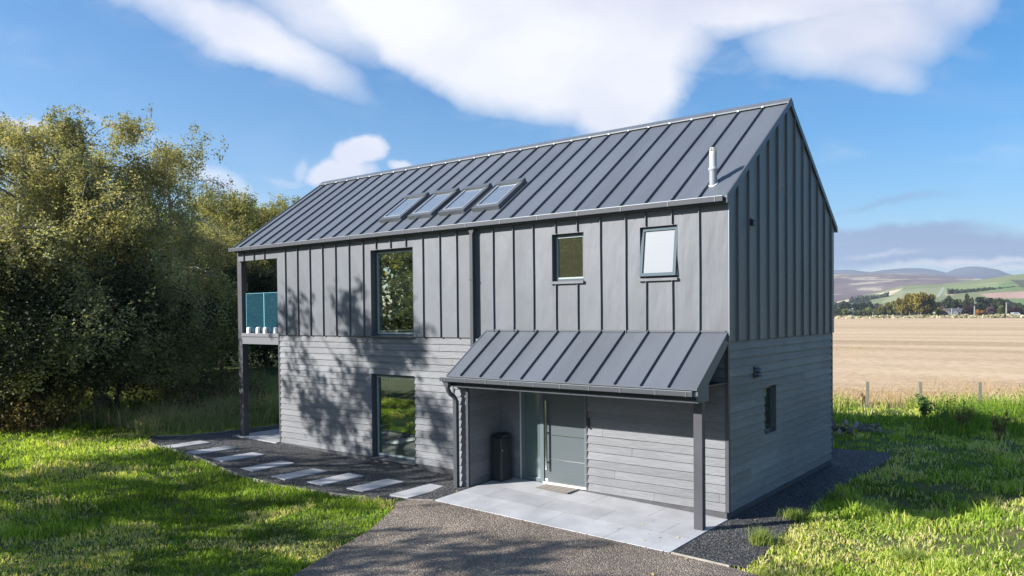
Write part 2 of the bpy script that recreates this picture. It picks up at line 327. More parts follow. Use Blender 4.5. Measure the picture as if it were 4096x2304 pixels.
# ------------------------------------------------------------------ the house
house=empty('house',(-6.2,2.96,0),'two storey house clad in grey standing seam metal over grey boards with pitched metal roof','house')
ZB,ZM,D,LW,MET=.15,3.0,5.92,12.4,.045
ZR,TAN=7.6,.7015; YR=D/2; XV0,XV1=-14.25,.075
def roofz(y,off=0): return ZR-abs(y-YR)*TAN+off
def lapwall(mb,org,u,nrm,u0,u1,z0,z1,holes=(),thick=.024,bh=.15):
    """overlapping boards; org+u*s along the wall, nrm outward; holes in (s0,s1,z0,z1)"""
    org=Vector(org);u=Vector(u);nrm=Vector(nrm); k=0; z=z0
    while z<z1-.01:
        zt=min(z+bh,z1); cuts=[u0,u1]; 
        segs=[(u0,u1,z,zt)]
        for h in holes:
            ns=[]
            for a,b,c,d in segs:
                if h[3]<=c+1e-4 or h[2]>=d-1e-4 or h[1]<=a or h[0]>=b: ns.append((a,b,c,d)); continue
                if h[0]>a: ns.append((a,h[0],c,d))
                if h[1]<b: ns.append((h[1],b,c,d))
                if h[2]>c: ns.append((max(a,h[0]),min(b,h[1]),c,h[2]))
                if h[3]<d: ns.append((max(a,h[0]),min(b,h[1]),h[3],d))
            segs=ns
        # butt joints every 3.6 m, staggered
        j=u0+((k*1.37+random.random()*.6)%3.6); js=[]
        while j<u1: js.append(j); j+=3.6
        tones={}
        for a,b,c,d in segs:
            cut=[a]+[q for q in js if a+.05<q<b-.05]+[b]
            for q0,q1 in zip(cut[:-1],cut[1:]):
                idx=sum(1 for q in js if q<=q0+1e-6)
                if idx not in tones: tones[idx]=random.random()
                e0=.0025 if q0!=a else 0; e1=.0025 if q1!=b else 0
                tb=.003+thick*(1-(c-z)/bh); tt=.003+thick*(1-(d-z)/bh)
                A=[org+u*(q0+e0)+Vector((0,0,c)),org+u*(q1-e1)+Vector((0,0,c)),org+u*(q1-e1)+Vector((0,0,d)),org+u*(q0+e0)+Vector((0,0,d))]
                Fp=[A[0]+nrm*tb,A[1]+nrm*tb,A[2]+nrm*tt,A[3]+nrm*tt]
                t=tones[idx]
                mb.poly(Fp,t); mb.poly([A[0],A[1],Fp[1],Fp[0]],t); mb.poly([Fp[0],Fp[3],A[3],A[0]],t); mb.poly([A[1],A[2],Fp[2],Fp[1]],t)
        z=zt; k+=1
def rectwall(mb,org,u,u0,u1,z0,z1,holes,depth):
    """solid wall slab (behind the cladding) with openings; depth vector goes inwards"""
    us=sorted(set([u0,u1]+[h[0] for h in holes]+[h[1] for h in holes])); zs=sorted(set([z0,z1]+[h[2] for h in holes]+[h[3] for h in holes]))
    us=[q for q in us if u0<=q<=u1]; zs=[q for q in zs if z0<=q<=z1]
    org=Vector(org);u=Vector(u)
    for a,b in zip(us[:-1],us[1:]):
        for c,d in zip(zs[:-1],zs[1:]):
            cx,cz=(a+b)/2,(c+d)/2
            if any(h[0]<cx<h[1] and h[2]<cz<h[3] for h in holes): continue
            mb.prism([org+u*a+Vector((0,0,c)),org+u*b+Vector((0,0,c)),org+u*b+Vector((0,0,d)),org+u*a+Vector((0,0,d))],depth)
# openings (x0,x1,z0,z1) on the front, y=0
LOWW=(-8.765,-7.32,.14,2.12); BIGW=(-8.715,-7.307,3.0,5.02); SM1=(-3.509,-2.781,4.105,5.017); SM2=(-1.598,-.87,4.095,5.005); DOORO=(-4.36,-2.78,.0,2.3)
GW=(1.66,2.25,1.24,2.12)  # gable window (y0,y1,z0,z1)
# structural shell (its inner faces are the plastered rooms)
sh=MB()
rectwall(sh,(0,0.0,0),(1,0,0),-LW,0,.155,5.3,[LOWW,(BIGW[0],BIGW[1],ZM,BIGW[3]),SM1,SM2,DOORO],(0,.22,0))
rectwall(sh,(0,0,0),(0,1,0),.22,D-.22,.155,5.3,[GW],(-.22,0,0))
rectwall(sh,(0,D-.22,0),(1,0,0),-LW,0,.155,5.3,[(-11.9,-8.3,.4,2.4),(-11.9,-8.3,3.3,5.0),(-5.5,-1.5,3.6,5.0)],(0,.22,0))  # unseen rear openings, added to bring light into the rooms
for s,x in ((1,-.22),(1,-LW)):   # gable triangles
    sh.prism([(x,.0,5.3),(x,D,5.3),(x,YR,5.3+YR*TAN)],(.22,0,0))
sh.box(-6.2,-6.1,.22,D-.22,.17,5.3)   # partition
sh.box(-LW,-.22,3.2,3.3,3.05,5.3) if False else None
# left gable: glazed, with solid flanks
sh.box(-LW,-LW+.22,.22,.75,.155,5.3); sh.box(-LW,-LW+.22,5.3,D-.22,.155,5.3); sh.box(-LW,-LW+.22,.75,5.3,2.55,3.02); sh.box(-LW,-LW+.22,.75,5.3,5.2,5.3)
sh.build('shell',INT,house)
fl=MB(); fl.box(-LW+.01,-.23,.23,D-.23,.02,.17); fl.build('floor',FLOORI,house)
fl=MB(); fl.box(-LW+.23,-.23,.23,D-.23,2.75,2.99); fl.build('upper_floor',INT,house)
bx('ceiling_beam',(-12.1,-6.25,2.9,3.2,4.6,4.95),INT,house)
bx('ceiling_beam',(-12.1,-6.25,2.9,3.2,2.45,2.74),INT,house)
bx('ceiling',(-LW+.23,-.23,.23,D-.23,5.22,5.3),INT,house)
# plinth
pl=MB(); pl.box(-LW+.02,-5.2,-.012,.1,-.3,ZB-.003); pl.box(-2.76,-.02,-.012,.1,-.3,ZB-.003); pl.box(-.05,.012-.03,.1,D-.01,-.3,ZB-.003); pl.box(-LW+.02,-.05,D-.1,D+.0,-.3,ZB-.003)
pl.each('plinth',PLINTH,house)
# timber-look boards, front / gable / back
mb=MB(); lapwall(mb,(0,-.002,0),(1,0,0),(0,-1,0),-LW+.045,-.04,ZB,ZM,[LOWW,(-4.36,-2.78,0,2.36),(-4.83,-4.36,0,0)])
mb.build('front_boards',BOARD,house)
mb=MB(); lapwall(mb,(.002,0,0),(0,1,0),(1,0,0),.04,D-.03,ZB,ZM,[GW]); mb.build('gable_boards',BOARD,house)
mb=MB(); lapwall(mb,(0,D+.002,0),(-1,0,0),(0,1,0),.04,LW-.04,ZB,ZM,[(8.3,11.9,.4,2.4)]); mb.build('rear_boards',BOARD,house); mb=MB(); lapwall(mb,(-LW-.002,0,0),(0,-1,0),(-1,0,0),-.75,-.02,ZB,ZM,[]); mb.build('end_boards',BOARD,house)
# corner trims
tr=MB(); tr.box(-LW-.02,-LW+.043,-.026,.02,ZB,ZM-.01); tr.box(-.038,.024,-.026,-.003,ZB,ZM-.01); tr.box(.003,.024,-.003,.038,ZB,ZM-.01); tr.box(-2.775,-2.745,-.028,-.003,ZB,2.3); tr.box(.001,.026,D-.03,D+.02,ZB,ZM-.01)
tr.each('corner_trim',POSTM,house)
# metal cladding, upper storey
def metalwall(name,org,u,nrm,u0,u1,zt,seams,holes,mat,skirt=.0,short=()):
    mb=MB(); org=Vector(org);u=Vector(u);nrm=Vector(nrm)
    # panels between seams, each its own tone, oil-canned by a slight convexity
    us=sorted(set([u0,u1]+[s for s in seams if u0<s<u1]+[h[0] for h in holes]+[h[1] for h in holes]))
    for a,b in zip(us[:-1],us[1:]):
        c=(a+b)/2; hs=[h for h in holes if h[0]<c<h[1]]; zs=[ZM-skirt]
        spans=[]; lo=ZM-skirt
        for h in sorted(hs,key=lambda h:h[2]):
            if h[2]>lo: spans.append((lo,h[2]))
            lo=h[3]
        t=random.random()
        spans.append((lo,None))
        for z0,z1 in spans:
            za=z1 if z1 is not None else zt(a); zb=z1 if z1 is not None else zt(b)
            P=[org+u*a+Vector((0,0,z0)),org+u*b+Vector((0,0,z0))]
            if z1 is None and a<YR<b and zt(YR)>zt(a)+.01 and zt(YR)>zt(b)+.01: P+=[org+u*b+Vector((0,0,zb)),org+u*YR+Vector((0,0,zt(YR))),org+u*a+Vector((0,0,za))]
            else: P+=[org+u*b+Vector((0,0,zb)),org+u*a+Vector((0,0,za))]
            mb.prism([p+nrm*MET for p in P],-nrm*(MET-.006),t)
    for s in seams:
        spans=[]; lo=ZM-skirt
        for h in sorted([h for h in holes if h[0]-.005<s<h[1]+.005],key=lambda h:h[2]):
            if h[2]>lo+.05: spans.append((lo,h[2]-.05))
            lo=h[3]+.01
        top=zt(s)-.01
        if top>lo: spans.append((lo,top))
        for z0,z1 in spans:
            w=.005; n=max(2,int((z1-z0)/.5)); ph=random.random()*6
            for q in range(n):     # slightly wavy upstand
                a=z0+(z1-z0)*q/n; b=z0+(z1-z0)*(q+1)/n; o0=.003*math.sin(a*3+ph); o1=.003*math.sin(b*3+ph)
                A=org+u*(s-w+o0)+nrm*(MET-.002)+Vector((0,0,a)); B=org+u*(s-w+o1)+nrm*(MET-.002)+Vector((0,0,b))
                mb.prism([A,B,B+nrm*.04,A+nrm*.04],u*2*w,.5)
            # folded foot just under the cladding edge
            if z0<ZM+.01: mb.prism([org+u*(s-.012)+nrm*.03+Vector((0,0,z0-.018)),org+u*(s+.012)+nrm*.03+Vector((0,0,z0-.018)),org+u*(s+.012)+nrm*(MET+.035)+Vector((0,0,z0-.002)),org+u*(s-.012)+nrm*(MET+.035)+Vector((0,0,z0-.002))],(0,0,.004),.2)
    return mb.build(name,mat,house)
SE=[-12.0,-11.484,-10.972,-10.466,-9.965,-9.459,-8.955,-6.979,-6.464,-5.971,-4.964,-4.443,-3.943,-2.404,-1.876,-.461]
SB=[-8.495,-8.005,-7.505]; S1=[-3.404,-2.907]; S2=[-1.467,-.96]
H=[BIGW,SM1,SM2]
metalwall('front_cladding',(0,0,0),(1,0,0),(0,-1,0),-12.385,MET-.003,lambda s:5.36,SE+SB+S1+S2,H,ZINC)
bm=metalwall('balcony_fascia',(0,0,2.03),(1,0,0),(0,-1,0),-14.2,-12.389,lambda s:3.33,[-13.886,-13.406,-12.92],[],ZINC)
for v in bm.data.vertices: pass
metalwall('gable_cladding',(0,0,0),(0,1,0),(1,0,0),-MET+.003,D+MET,lambda s:roofz(s,-.03),[.297+.489*k for k in range(12)],[],ZINC)
metalwall('rear_cladding',(0,D,0),(-1,0,0),(0,1,0),0,14.2,lambda s:5.36,[.46+.5*k for k in range(28)],[(8.3,11.9,3.3,5.0),(1.5,5.5,3.6,5.0)],ZINC)
for a_,b_,c_,d_ in ((-11.9,-8.3,.4,2.4),(-11.9,-8.3,3.3,5.0),(-5.5,-1.5,3.6,5.0)):  # frames and panes of the unseen rear windows added for interior light
    f=MB(); f.box(a_,a_+.06,D-.15,D-.08,c_,d_); f.box(b_-.06,b_,D-.15,D-.08,c_,d_); f.box(a_+.06,b_-.06,D-.15,D-.08,c_,c_+.06); f.box(a_+.06,b_-.06,D-.15,D-.08,d_-.06,d_); w=f.build('window',FRAME,house); f=MB(); f.box(a_+.06,b_-.06,D-.12,D-.114,c_+.06,d_-.06); link('pane',f.mesh('pane',GLASS),w,False)
cg=MB(); cg.box(MET+.001,MET+.012,-MET-.012,-MET+.004,ZM,5.25); cg.build('corner_glint',GLINT,house)  # added strip, a painted highlight along the corner fold
# roof: two slopes with standing seams
def slope(name,x0,x1,ya,za,yb,zb,seams,mat,th=.09,holes=()):
    """ya,za = ridge side; yb,zb = eave side"""
    mb=MB(); us=sorted([x0,x1]+[s for s in seams if x0<s<x1])
    for a,b in zip(us[:-1],us[1:]):
        mb.prism([(a,ya,za),(b,ya,za),(b,yb,zb),(a,yb,zb)],(0,0,-.02),random.random())
    n=Vector((0,-(zb-za),(yb-ya))); n=n.normalized(); n=-n if n.z<0 else n
    for s in seams:
        w=.007; A=Vector((s-w,ya,za)); B=Vector((s-w,yb,zb))
        mb.prism([A,B,B+n*.042,A+n*.042],(2*w,0,0),.5)
    return mb.build(name,mat,house)
RS=[-.42-.5*k for k in range(28)]
EY=-.19
slope('roof_front',XV0,XV1,YR,ZR-.02,EY,roofz(EY)-.02,RS,ZROOF)
slope('roof_rear',XV0,XV1,YR,ZR-.02,D-EY,roofz(EY)-.02,RS,ZROOF)
# verge trims and ridge cap
vt=MB()
for xa,xb in ((XV1-.02,XV1+.012),(XV0-.02,XV0+.012)):
    vt.prism([(xa,EY-.01,roofz(EY)-.12),(xa,EY-.01,roofz(EY)+.005),(xa,YR,ZR+.012),(xa,YR,ZR-.11)],(xb-xa,0,0))
    vt.prism([(xa,D-EY+.01,roofz(EY)-.12),(xa,D-EY+.01,roofz(EY)+.005),(xa,YR,ZR+.012),(xa,YR,ZR-.11)],(xb-xa,0,0))
vt.each('verge_trim',TRIM,house)
rc=MB()
for sgn in (-1,1):
    y1=YR+sgn*.15; rc.prism([(XV0-.02,YR,ZR+.045),(XV0-.02,y1,ZR-.105+.045),(XV0-.02,y1,ZR-.105+.02),(XV0-.02,YR,ZR+.02)],(XV1-XV0+.034,0,0))
rc.each('ridge_cap',ZROOF,house)
rcl=MB()
for s in RS: rcl.box(s-.018,s+.018,YR-.172,YR-.152,ZR-.105,ZR-.07)
rcl.each('seam_cap',WHITE,house)
# eaves box, gutters
eb=MB(); eb.box(-14.2,XV1-.02,-.16,-MET-.005,5.27,5.37); eb.box(-14.2,XV1-.02,D+MET+.005,D+.16,5.27,5.37)
eb.box(XV0,-LW,.0,D,5.34,5.37)
eb.each('eaves_soffit',TRIM,house)
def gutter(name,x0,x1,y,z0,z1,dep,sgn=-1,brk=()):
    mb=MB(); y1=y+sgn*dep
    ya,yb=sorted((y,y1)); mb.box(x0,x1,ya,yb,z0,z0+.008); 
    fa,fb=sorted((y1,y1-sgn*.008)); mb.box(x0,x1,fa,fb,z0+.008,z1)
    mb.box(x0,x0+.008,ya+.009,yb-.009,z0+.008,z1-.003); mb.box(x1-.008,x1,ya+.009,yb-.009,z0+.008,z1-.003)
    o=mb.build(name,TRIML,house)
    lp=MB(); la,lb=sorted((y1+sgn*.006,y1-sgn*.014)); lp.box(x0,x1,la,lb,z1,z1+.01); link('lip',lp.mesh('lip',GLINT),o,False)
    br=MB(); 
    for b in brk: br.box(b-.012,b+.012,min(y1+sgn*.007,y1),max(y1+sgn*.007,y1)-.0005,z0-.004,z1-.004)
    br.each('gutter_joint',TRIM,o,world=False)
    return o
gutter('gutter',-14.33,.03,-.165,5.295,5.375,.095,brk=[-14.2,-13.7,-13.3]+[-12.9+.92*k for k in range(14)]+[-.1])
gutter('gutter',-14.33,.03,D+.165,5.295,5.375,.095,sgn=1)
# downpipe with hopper at x=-5.47
def pipe_box(mb,x,y,w,d,z0,z1): mb.box(x-w/2,x+w/2,y-d/2,y+d/2,z0,z1)
dp=MB(); pipe_box(dp,-5.47,-.135,.085,.085,2.3,5.16)
dp.prism([(-5.56,-.17,5.3),(-5.38,-.17,5.3),(-5.4275,-.17,5.16),(-5.5125,-.17,5.16)],(0,.07,0)); pipe_box(dp,-5.47,-.135,.1,.1,4.2,4.24)
d=dp.build('downpipe',TRIML,house,bevel=.006)
# ---- windows
def window(name,op,y,fr=.06,sill=True,inner=True,glass=None,reveal=.17,zs=None,rows=()):
    x0,x1,z0,z1=op; f=MB(); yo=y
    for a,b,c,dd in ((x0+.005,x0+fr,z0+.005,z1-.005),(x1-fr,x1-.005,z0+.005,z1-.005),(x0+fr+.0,x1-fr,z0+.005,z0+fr),(x0+fr,x1-fr,z1-fr,z1-.005)): f.box(a,b,yo,yo+.07,c,dd)
    w=f.build(name,FRAME,house,bevel=.004)
    fi=MB(); g=.028; a,b,c,dd=x0+fr,x1-fr,z0+fr,z1-fr
    fi.box(a,a+g,yo+.012,yo+.06,c,dd); fi.box(b-g,b,yo+.012,yo+.06,c,dd); fi.box(a+g,b-g,yo+.012,yo+.06,c,c+g); fi.box(a+g,b-g,yo+.012,yo+.06,dd-g,dd)
    link('sash',fi.mesh('sash',FRAMEI),w,False)
    gp=MB(); gp.box(a+g,b-g,yo+.03,yo+.036,c+g,dd-g); link('pane',gp.mesh('pane',glass or GLASS),w,False)
    return w,(a+g,b-g,c+g,dd-g)
rv=MB()
def reveal(op,yf,yb,t=.006):
    x0,x1,z0,z1=op
    rv=MB(); rv.box(x0,x0+t,yf,yb,z0,z1); rv.box(x1-t,x1,yf,yb,z0,z1); rv.box(x0+t,x1-t,yf,yb,z1-t,z1); rv.box(x0+t,x1-t,yf,yb,z0,z0+t); rv.build('window_reveal',TRIM,house)
for op,yf in ((LOWW,-.024),(BIGW,-MET-.004),(SM1,-MET-.004),(SM2,-MET-.004)): reveal(op,yf,.216)
w1,_=window('window',LOWW,.09); sl=MB(); sl.prism([(LOWW[0]-.02,-.07,LOWW[2]-.03),(LOWW[0]-.02,.09,LOWW[2]-.012),(LOWW[0]-.02,.09,LOWW[2]+.004),(LOWW[0]-.02,-.07,LOWW[2]-.008)],(LOWW[1]-LOWW[0]+.04,0,0)); link('sill',sl.mesh('sill',TRIM),w1,False)
w2,_=window('window',BIGW,.09); sl=MB(); sl.prism([(BIGW[0]+.007,-.09,2.985),(BIGW[0]+.007,.09,3.008),(BIGW[0]+.007,.09,3.02),(BIGW[0]+.007,-.09,2.997)],(BIGW[1]-BIGW[0]-.014,0,0)); link('sill',sl.mesh('sill',TRIM),w2,False)
w3,pn=window('window',SM1,.04,fr=.05,glass=glassmat('blind_backed_glass',refl=.6,minr=.02,body=(.035,.036,.02),bodyw=.92,dirt=.03)); sl=MB(); sl.box(SM1[0]-.012,SM1[1]+.012,-MET-.05,.04,SM1[2]-.05,SM1[2]-.004); link('sill',sl.mesh('sill',ZINC),w3,False)
# window 4: sash swung outward at its foot
f=MB(); x0,x1,z0,z1=SM2
for a,b,c,dd in ((x0+.007,x0+.04,z0+.005,z1-.005),(x1-.04,x1-.007,z0+.005,z1-.005),(x0+.04,x1-.04,z0+.005,z0+.04),(x0+.04,x1-.04,z1-.04,z1-.007)): f.box(a,b,.02,.09,c,dd)
w4=f.build('window',FRAME,house); w4['label']='window with its pane, painted white as reflected sky, swung outward at the foot'
sa=MB(); Wd=x1-x0-.03; Hd=z1-z0-.05
for a,b,c,dd in ((0,.055,-Hd,0),(Wd-.055,Wd,-Hd,0),(.055,Wd-.055,-Hd,-Hd+.055),(.055,Wd-.055,-.055,0)): sa.box(a,b,-.03,.03,c,dd)
hinge=Vector((x0+.015,.035,z1-.025)); sash=link('sash',sa.mesh('sash',pmat('sash_paint',(.10,.13,.15),rough=.8,spec=.15)),w4,False)
sash.location=hinge; sash.rotation_euler=(-R(7.5),0,0)
gp=MB(); gp.box(.055,Wd-.055,-.004,.004,-Hd+.055,-.055)
pane=bpy.data.objects.new('pane',gp.mesh('pane',glassmat('frosted_glass',tint=(.3,.33,.33),refl=.5,minr=.12,rough=.08,body=(.27,.275,.27),bodyw=1))); COL.objects.link(pane); pane.parent=w4; pane.location=hinge; pane.rotation_euler=(-R(7.5),0,0)  # white body colour stands in for cloud reflected in the pane
sl=MB(); sl.box(SM2[0]-.012,SM2[1]+.012,-MET-.05,.02,SM2[2]-.05,SM2[2]-.004); link('sill',sl.mesh('sill',ZINC),w4,False)
# gable window
f=MB(); y0,y1,z0,z1=GW
for a,b,c,dd in ((y0+.006,y0+.06,z0+.006,z1-.006),(y1-.06,y1-.006,z0+.006,z1-.006),(y0+.06,y1-.06,z0+.006,z0+.06),(y0+.06,y1-.06,z1-.06,z1-.006)): f.box(-.095,-.05,a,b,c,dd)
w5=f.build('window',FRAME,house,bevel=.004)
gp=MB(); gp.box(-.075,-.069,y0+.06,y1-.06,z0+.06,z1-.06); link('pane',gp.mesh('pane',GLASS),w5,False)
rv=MB(); t=.006
rv.box(-.215,.024,y0,y0+t,z0,z1); rv.box(-.215,.024,y1-t,y1,z0,z1); rv.box(-.215,.024,y0+t,y1-t,z1-t,z1); rv.box(-.215,.03,y0+t,y1-t,z0,z0+t); link('reveal',rv.mesh('reveal',TRIM),w5,False)
# glazed end wall to the balcony
for zz0,zz1 in ((.2,2.55),(3.05,5.2)):
    f=MB(); x=-LW+.06
    for a in (.75,2.15,3.75,5.23): f.box(x,x+.09,a,a+.07,zz0,zz1)
    f.box(x,x+.09,.82,5.23,zz0,zz0+.07) if False else None
    for a,b in ((.82,2.15),(2.22,3.75),(3.82,5.23)): f.box(x,x+.09,a,b,zz0,zz0+.07); f.box(x,x+.09,a,b,zz1-.09,zz1)
    w=f.build('glazed_door',FRAME,house)
    gp=MB()
    for a,b in ((.82,2.15),(2.22,3.75),(3.82,5.23)): gp.box(x+.04,x+.046,a,b,zz0+.07,zz1-.09)
    link('pane',gp.mesh('pane',glassmat('clear_glass_%d'%zz0,tint=(.9,.95,.92),refl=1,minr=.02)),w,False)
# balcony: slab, beam, posts, glass balustrade
BEAMM=pmat('beam_paint',(.15,.152,.165),rough=.5)
bx('balcony_deck',(-14.12,-LW-.004,-.03,D,2.94,3.035),BEAMM,house,bevel=.004)
bx('balcony_beam',(-14.12,-LW-.024,-.005,.12,2.735,2.935),BEAMM,house,bevel=.004)
bx('balcony_beam',(-14.12,-14.0,.125,D,2.735,2.935),POSTM,house)
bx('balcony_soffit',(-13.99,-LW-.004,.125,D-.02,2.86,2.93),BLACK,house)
for yy in (.0,5.72):
    o=bx('balcony_post',(-14.325,-14.125,yy,yy+.17,.0,5.34),POSTM,house,bevel=.006)
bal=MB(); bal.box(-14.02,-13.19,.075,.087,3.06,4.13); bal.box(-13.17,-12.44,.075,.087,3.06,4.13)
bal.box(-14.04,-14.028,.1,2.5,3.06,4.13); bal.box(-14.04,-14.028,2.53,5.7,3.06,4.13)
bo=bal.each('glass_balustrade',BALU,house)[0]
be=MB(); 
for xx in (-14.02,-13.185,-13.175,-12.45): be.box(xx-.005,xx+.005,.071,.0745,3.06,4.13)
be.box(-14.02,-12.44,.072,.09,4.131,4.138); be.each('glass_edge',BALUE,bo,world=False)
for cx in (-13.86,-13.42,-13.08,-12.62):
    c=MB(); prof=[(0,0),(.075,0),(.075,.10),(.06,.15),(.03,.165),(0,.165)]
    c.prism([(cx-.045,.068-a,3.037+b) for a,b in prof],(.09,0,0)); cl=link('clamp',c.mesh('clamp',WHITE),bo,False)
for cy in (.6,1.3,1.9,2.8,3.4):
    c=MB(); c.prism([(-14.02+a,cy-.045,3.037+b) for a,b in prof],(0,.09,0)); link('clamp',c.mesh('clamp',WHITE),bo,False)
# skylights
def skylight(x0,x1):
    ya,yb=.235,1.19; n=Vector((0,-TAN,1)).normalized(); dv=Vector((0,1,TAN)).normalized()
    L=(yb-ya)/dv.y; org=Vector((x0,ya,roofz(ya)-.02)); W=x1-x0
    def P(a,s,h): return org+Vector((1,0,0))*a+dv*s+n*h
    def bar(mb,a0,a1,s0,s1,h0,h1): mb.prism([P(a0,s0,h0),P(a1,s0,h0),P(a1,s1,h0),P(a0,s1,h0)],n*(h1-h0))
    f=MB(); bar(f,0,W,0,.09,0,.1); bar(f,0,.075,.09,L-.13,0,.1); bar(f,W-.075,W,.09,L-.13,0,.1); bar(f,-.01,W+.01,L-.13,L,0,.135)
    s=f.build('skylight',FRAME2,house,bevel=.006)
    f=MB(); bar(f,.085,W-.085,.1,.125,.085,.108); bar(f,.075,.1,.125,L-.15,.09,.108); bar(f,W-.1,W-.075,.125,L-.15,.09,.108); link('sash',f.mesh('sash',GREYP),s,False)
    g=MB(); bar(g,.08,W-.08,.095,L-.135,.088,.094); link('pane',g.mesh('pane',glassmat('skylight_glass',tint=(.85,.9,.95),refl=1.8,minr=.1)) if 'skypane' not in globals() else g.mesh('pane',skypane),s,False)
    b=MB(); bar(b,.08,W-.08,.095,L-.135,.07,.08); link('blind',b.mesh('blind',BLIND),s,False)
FRAME2=pmat('skylight_frame',(.12,.13,.14),rough=.35,metal=.3)
skypane=glassmat('skylight_glass',tint=(.97,.98,.98),refl=.4,minr=.02); BLIND=pmat('pale_blind',(.34,.35,.35),rough=.8)
for a,b in ((-8.67,-7.93),(-7.70,-6.95),(-6.74,-5.98),(-5.76,-5.02)): skylight(a,b)
# flue
fb=Vector((-.335,.225,roofz(.225)-.02)); fv=MB()
fv.tube([fb+Vector((0,0,-.05)),fb+Vector((0,0,.24))],.066,20); fl=fv.build('flue',pmat('flue_grey',(.24,.25,.27),rough=.4),house,smooth=False)
q=MB(); q.tube([fb+Vector((0,0,z)) for z in (.235,.25,.27,.285)],[.074,.08,.08,.07],20); q.tube([fb+Vector((0,0,z)) for z in (.285,.48)],.062,20); link('white_sleeve',q.mesh('white_sleeve',pmat('sleeve_white',(.40,.41,.43),rough=.4),False),fl,False)
q=MB(); q.tube([fb+Vector((0,0,z)) for z in (.48,.53,.55,.56)],[.064,.064,.058,.05],20)
for k in range(14):
    t=2*math.pi*k/14; c,s=math.cos(t),math.sin(t); A=fb+Vector((c*.058,s*.058,.55)); B=fb+Vector((c*.044,s*.044,.615)); q.tube([A,B],.006,5)
q.tube([fb+Vector((0,0,.612)),fb+Vector((0,0,.622))],.046,16); link('vent_cap',q.mesh('vent_cap',pmat('cap_grey',(.42,.42,.4),rough=.5)),fl,False)
q=MB(); 
q.prism([fb+Vector((math.cos(t)*.082,math.sin(t)*.082,math.sin(t)*.082*TAN+.004)) for t in [2*math.pi*k/20 for k in range(20)]],(0,0,.012)); link('collar',q.mesh('collar',WHITE),fl,False)
# ---- porch
XP0,XP1,PE=-5.17,.0,-1.25
pz=lambda y:3.145-(-.045-y)*.7
PS=[-.46-.485*k for k in range(10)]
slope('porch_roof',XP0,XP1,-MET-.001,pz(-MET),PE,pz(PE),PS,ZROOF)
vt=MB(); 
vt.prism([(XP1-.004,PE,pz(PE)-.02),(XP1-.004,PE,pz(PE)+.012),(XP1-.004,-.028,pz(-.028)+.012),(XP1-.004,-.028,pz(-.028)-.2),(XP1-.004,-.81,2.365),(XP1-.004,-.81,2.087),(XP1-.004,-1.215,2.087),(XP1-.004,-1.215,2.28)],(.03,0,0))
vt.prism([(XP0-.03,PE,pz(PE)-.02),(XP0-.03,PE,pz(PE)+.012),(XP0-.03,-.03,pz(-.03)+.012),(XP0-.03,-.03,pz(-.03)-.16),(XP0-.03,-1.2,pz(PE)-.17)],(.026,0,0))
vt.each('porch_verge',TRIM2:=pmat('verge_zinc',(.09,.10,.12),rough=.5),house)
hd=MB(); hd.box(-5.16,XP1-.006,-MET-.02,-MET-.004,pz(-MET)+.001,pz(-MET)+.035); hd.build('porch_flashing',TRIM,house)
so=MB(); so.prism([(-5.14,-.03,2.96),(-5.14,-1.2,pz(-1.2)-.03),(-5.14,-1.2,pz(-1.2)-.06),(-5.14,-.03,2.5)],(5.13,0,0)) if False else None
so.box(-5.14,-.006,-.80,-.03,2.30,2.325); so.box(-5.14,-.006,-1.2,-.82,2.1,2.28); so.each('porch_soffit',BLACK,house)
bf=MB(); bf.box(-5.0,-.005,-1.222,-1.204,2.085,2.135); bf.build('porch_drip_edge',TRIML,house,bevel=.003)
gutter('porch_gutter',-5.27,.0,PE-.005,2.2,2.272,.115,brk=[-5.2,-5.12,-4.6,-4.1,-3.55,-3.0,-2.43,-1.85,-1.25,-.62,-.1])
po=bx('porch_post',(-.205,-.055,-.885,-.765,-.05,2.1),POSTM,house,bevel=.005)
# wing wall
ww=MB(); ww.box(-5.19,-4.845,-1.03,-.006,.0,2.3); ww.build('porch_side_wall',pmat('side_wall_core',(.08,.085,.1),rough=.8),house)
mb=MB(); lapwall(mb,(0,-1.032,0),(1,0,0),(0,-1,0),-5.17,-4.875,.08,2.3,[]); lapwall(mb,(-4.843,0,0),(0,1,0),(1,0,0),-1.0,-.03,.12,2.3,[]); lapwall(mb,(-5.192,0,0),(0,-1,0),(-1,0,0),.03,1.0,.12,2.3,[])
mb.build('porch_side_boards',BOARD,house)
tr=MB(); tr.box(-5.215,-5.172,-1.058,-1.034,.05,2.3); tr.box(-4.873,-4.818,-1.058,-1.034,.05,2.3); tr.each('porch_side_trim',POSTM,house)
# porch downpipe with swan neck
dp=MB(); dp.prism([(-5.23,-1.335,2.2),(-5.07,-1.335,2.2),(-5.09,-1.335,2.08),(-5.17,-1.335,2.08)],(0,.09,0))
pts=[(-5.13,-1.29,2.1),(-5.128,-1.285,2.03),(-5.10,-1.25,1.95),(-5.06,-1.2,1.9),(-5.035,-1.17,1.84),(-5.03,-1.165,1.78)]
dp.tube(pts,.046,10); dp.box(-5.07,-4.99,-1.205,-1.125,.05,1.82); dp.build('downpipe',TRIML,house,bevel=.004)
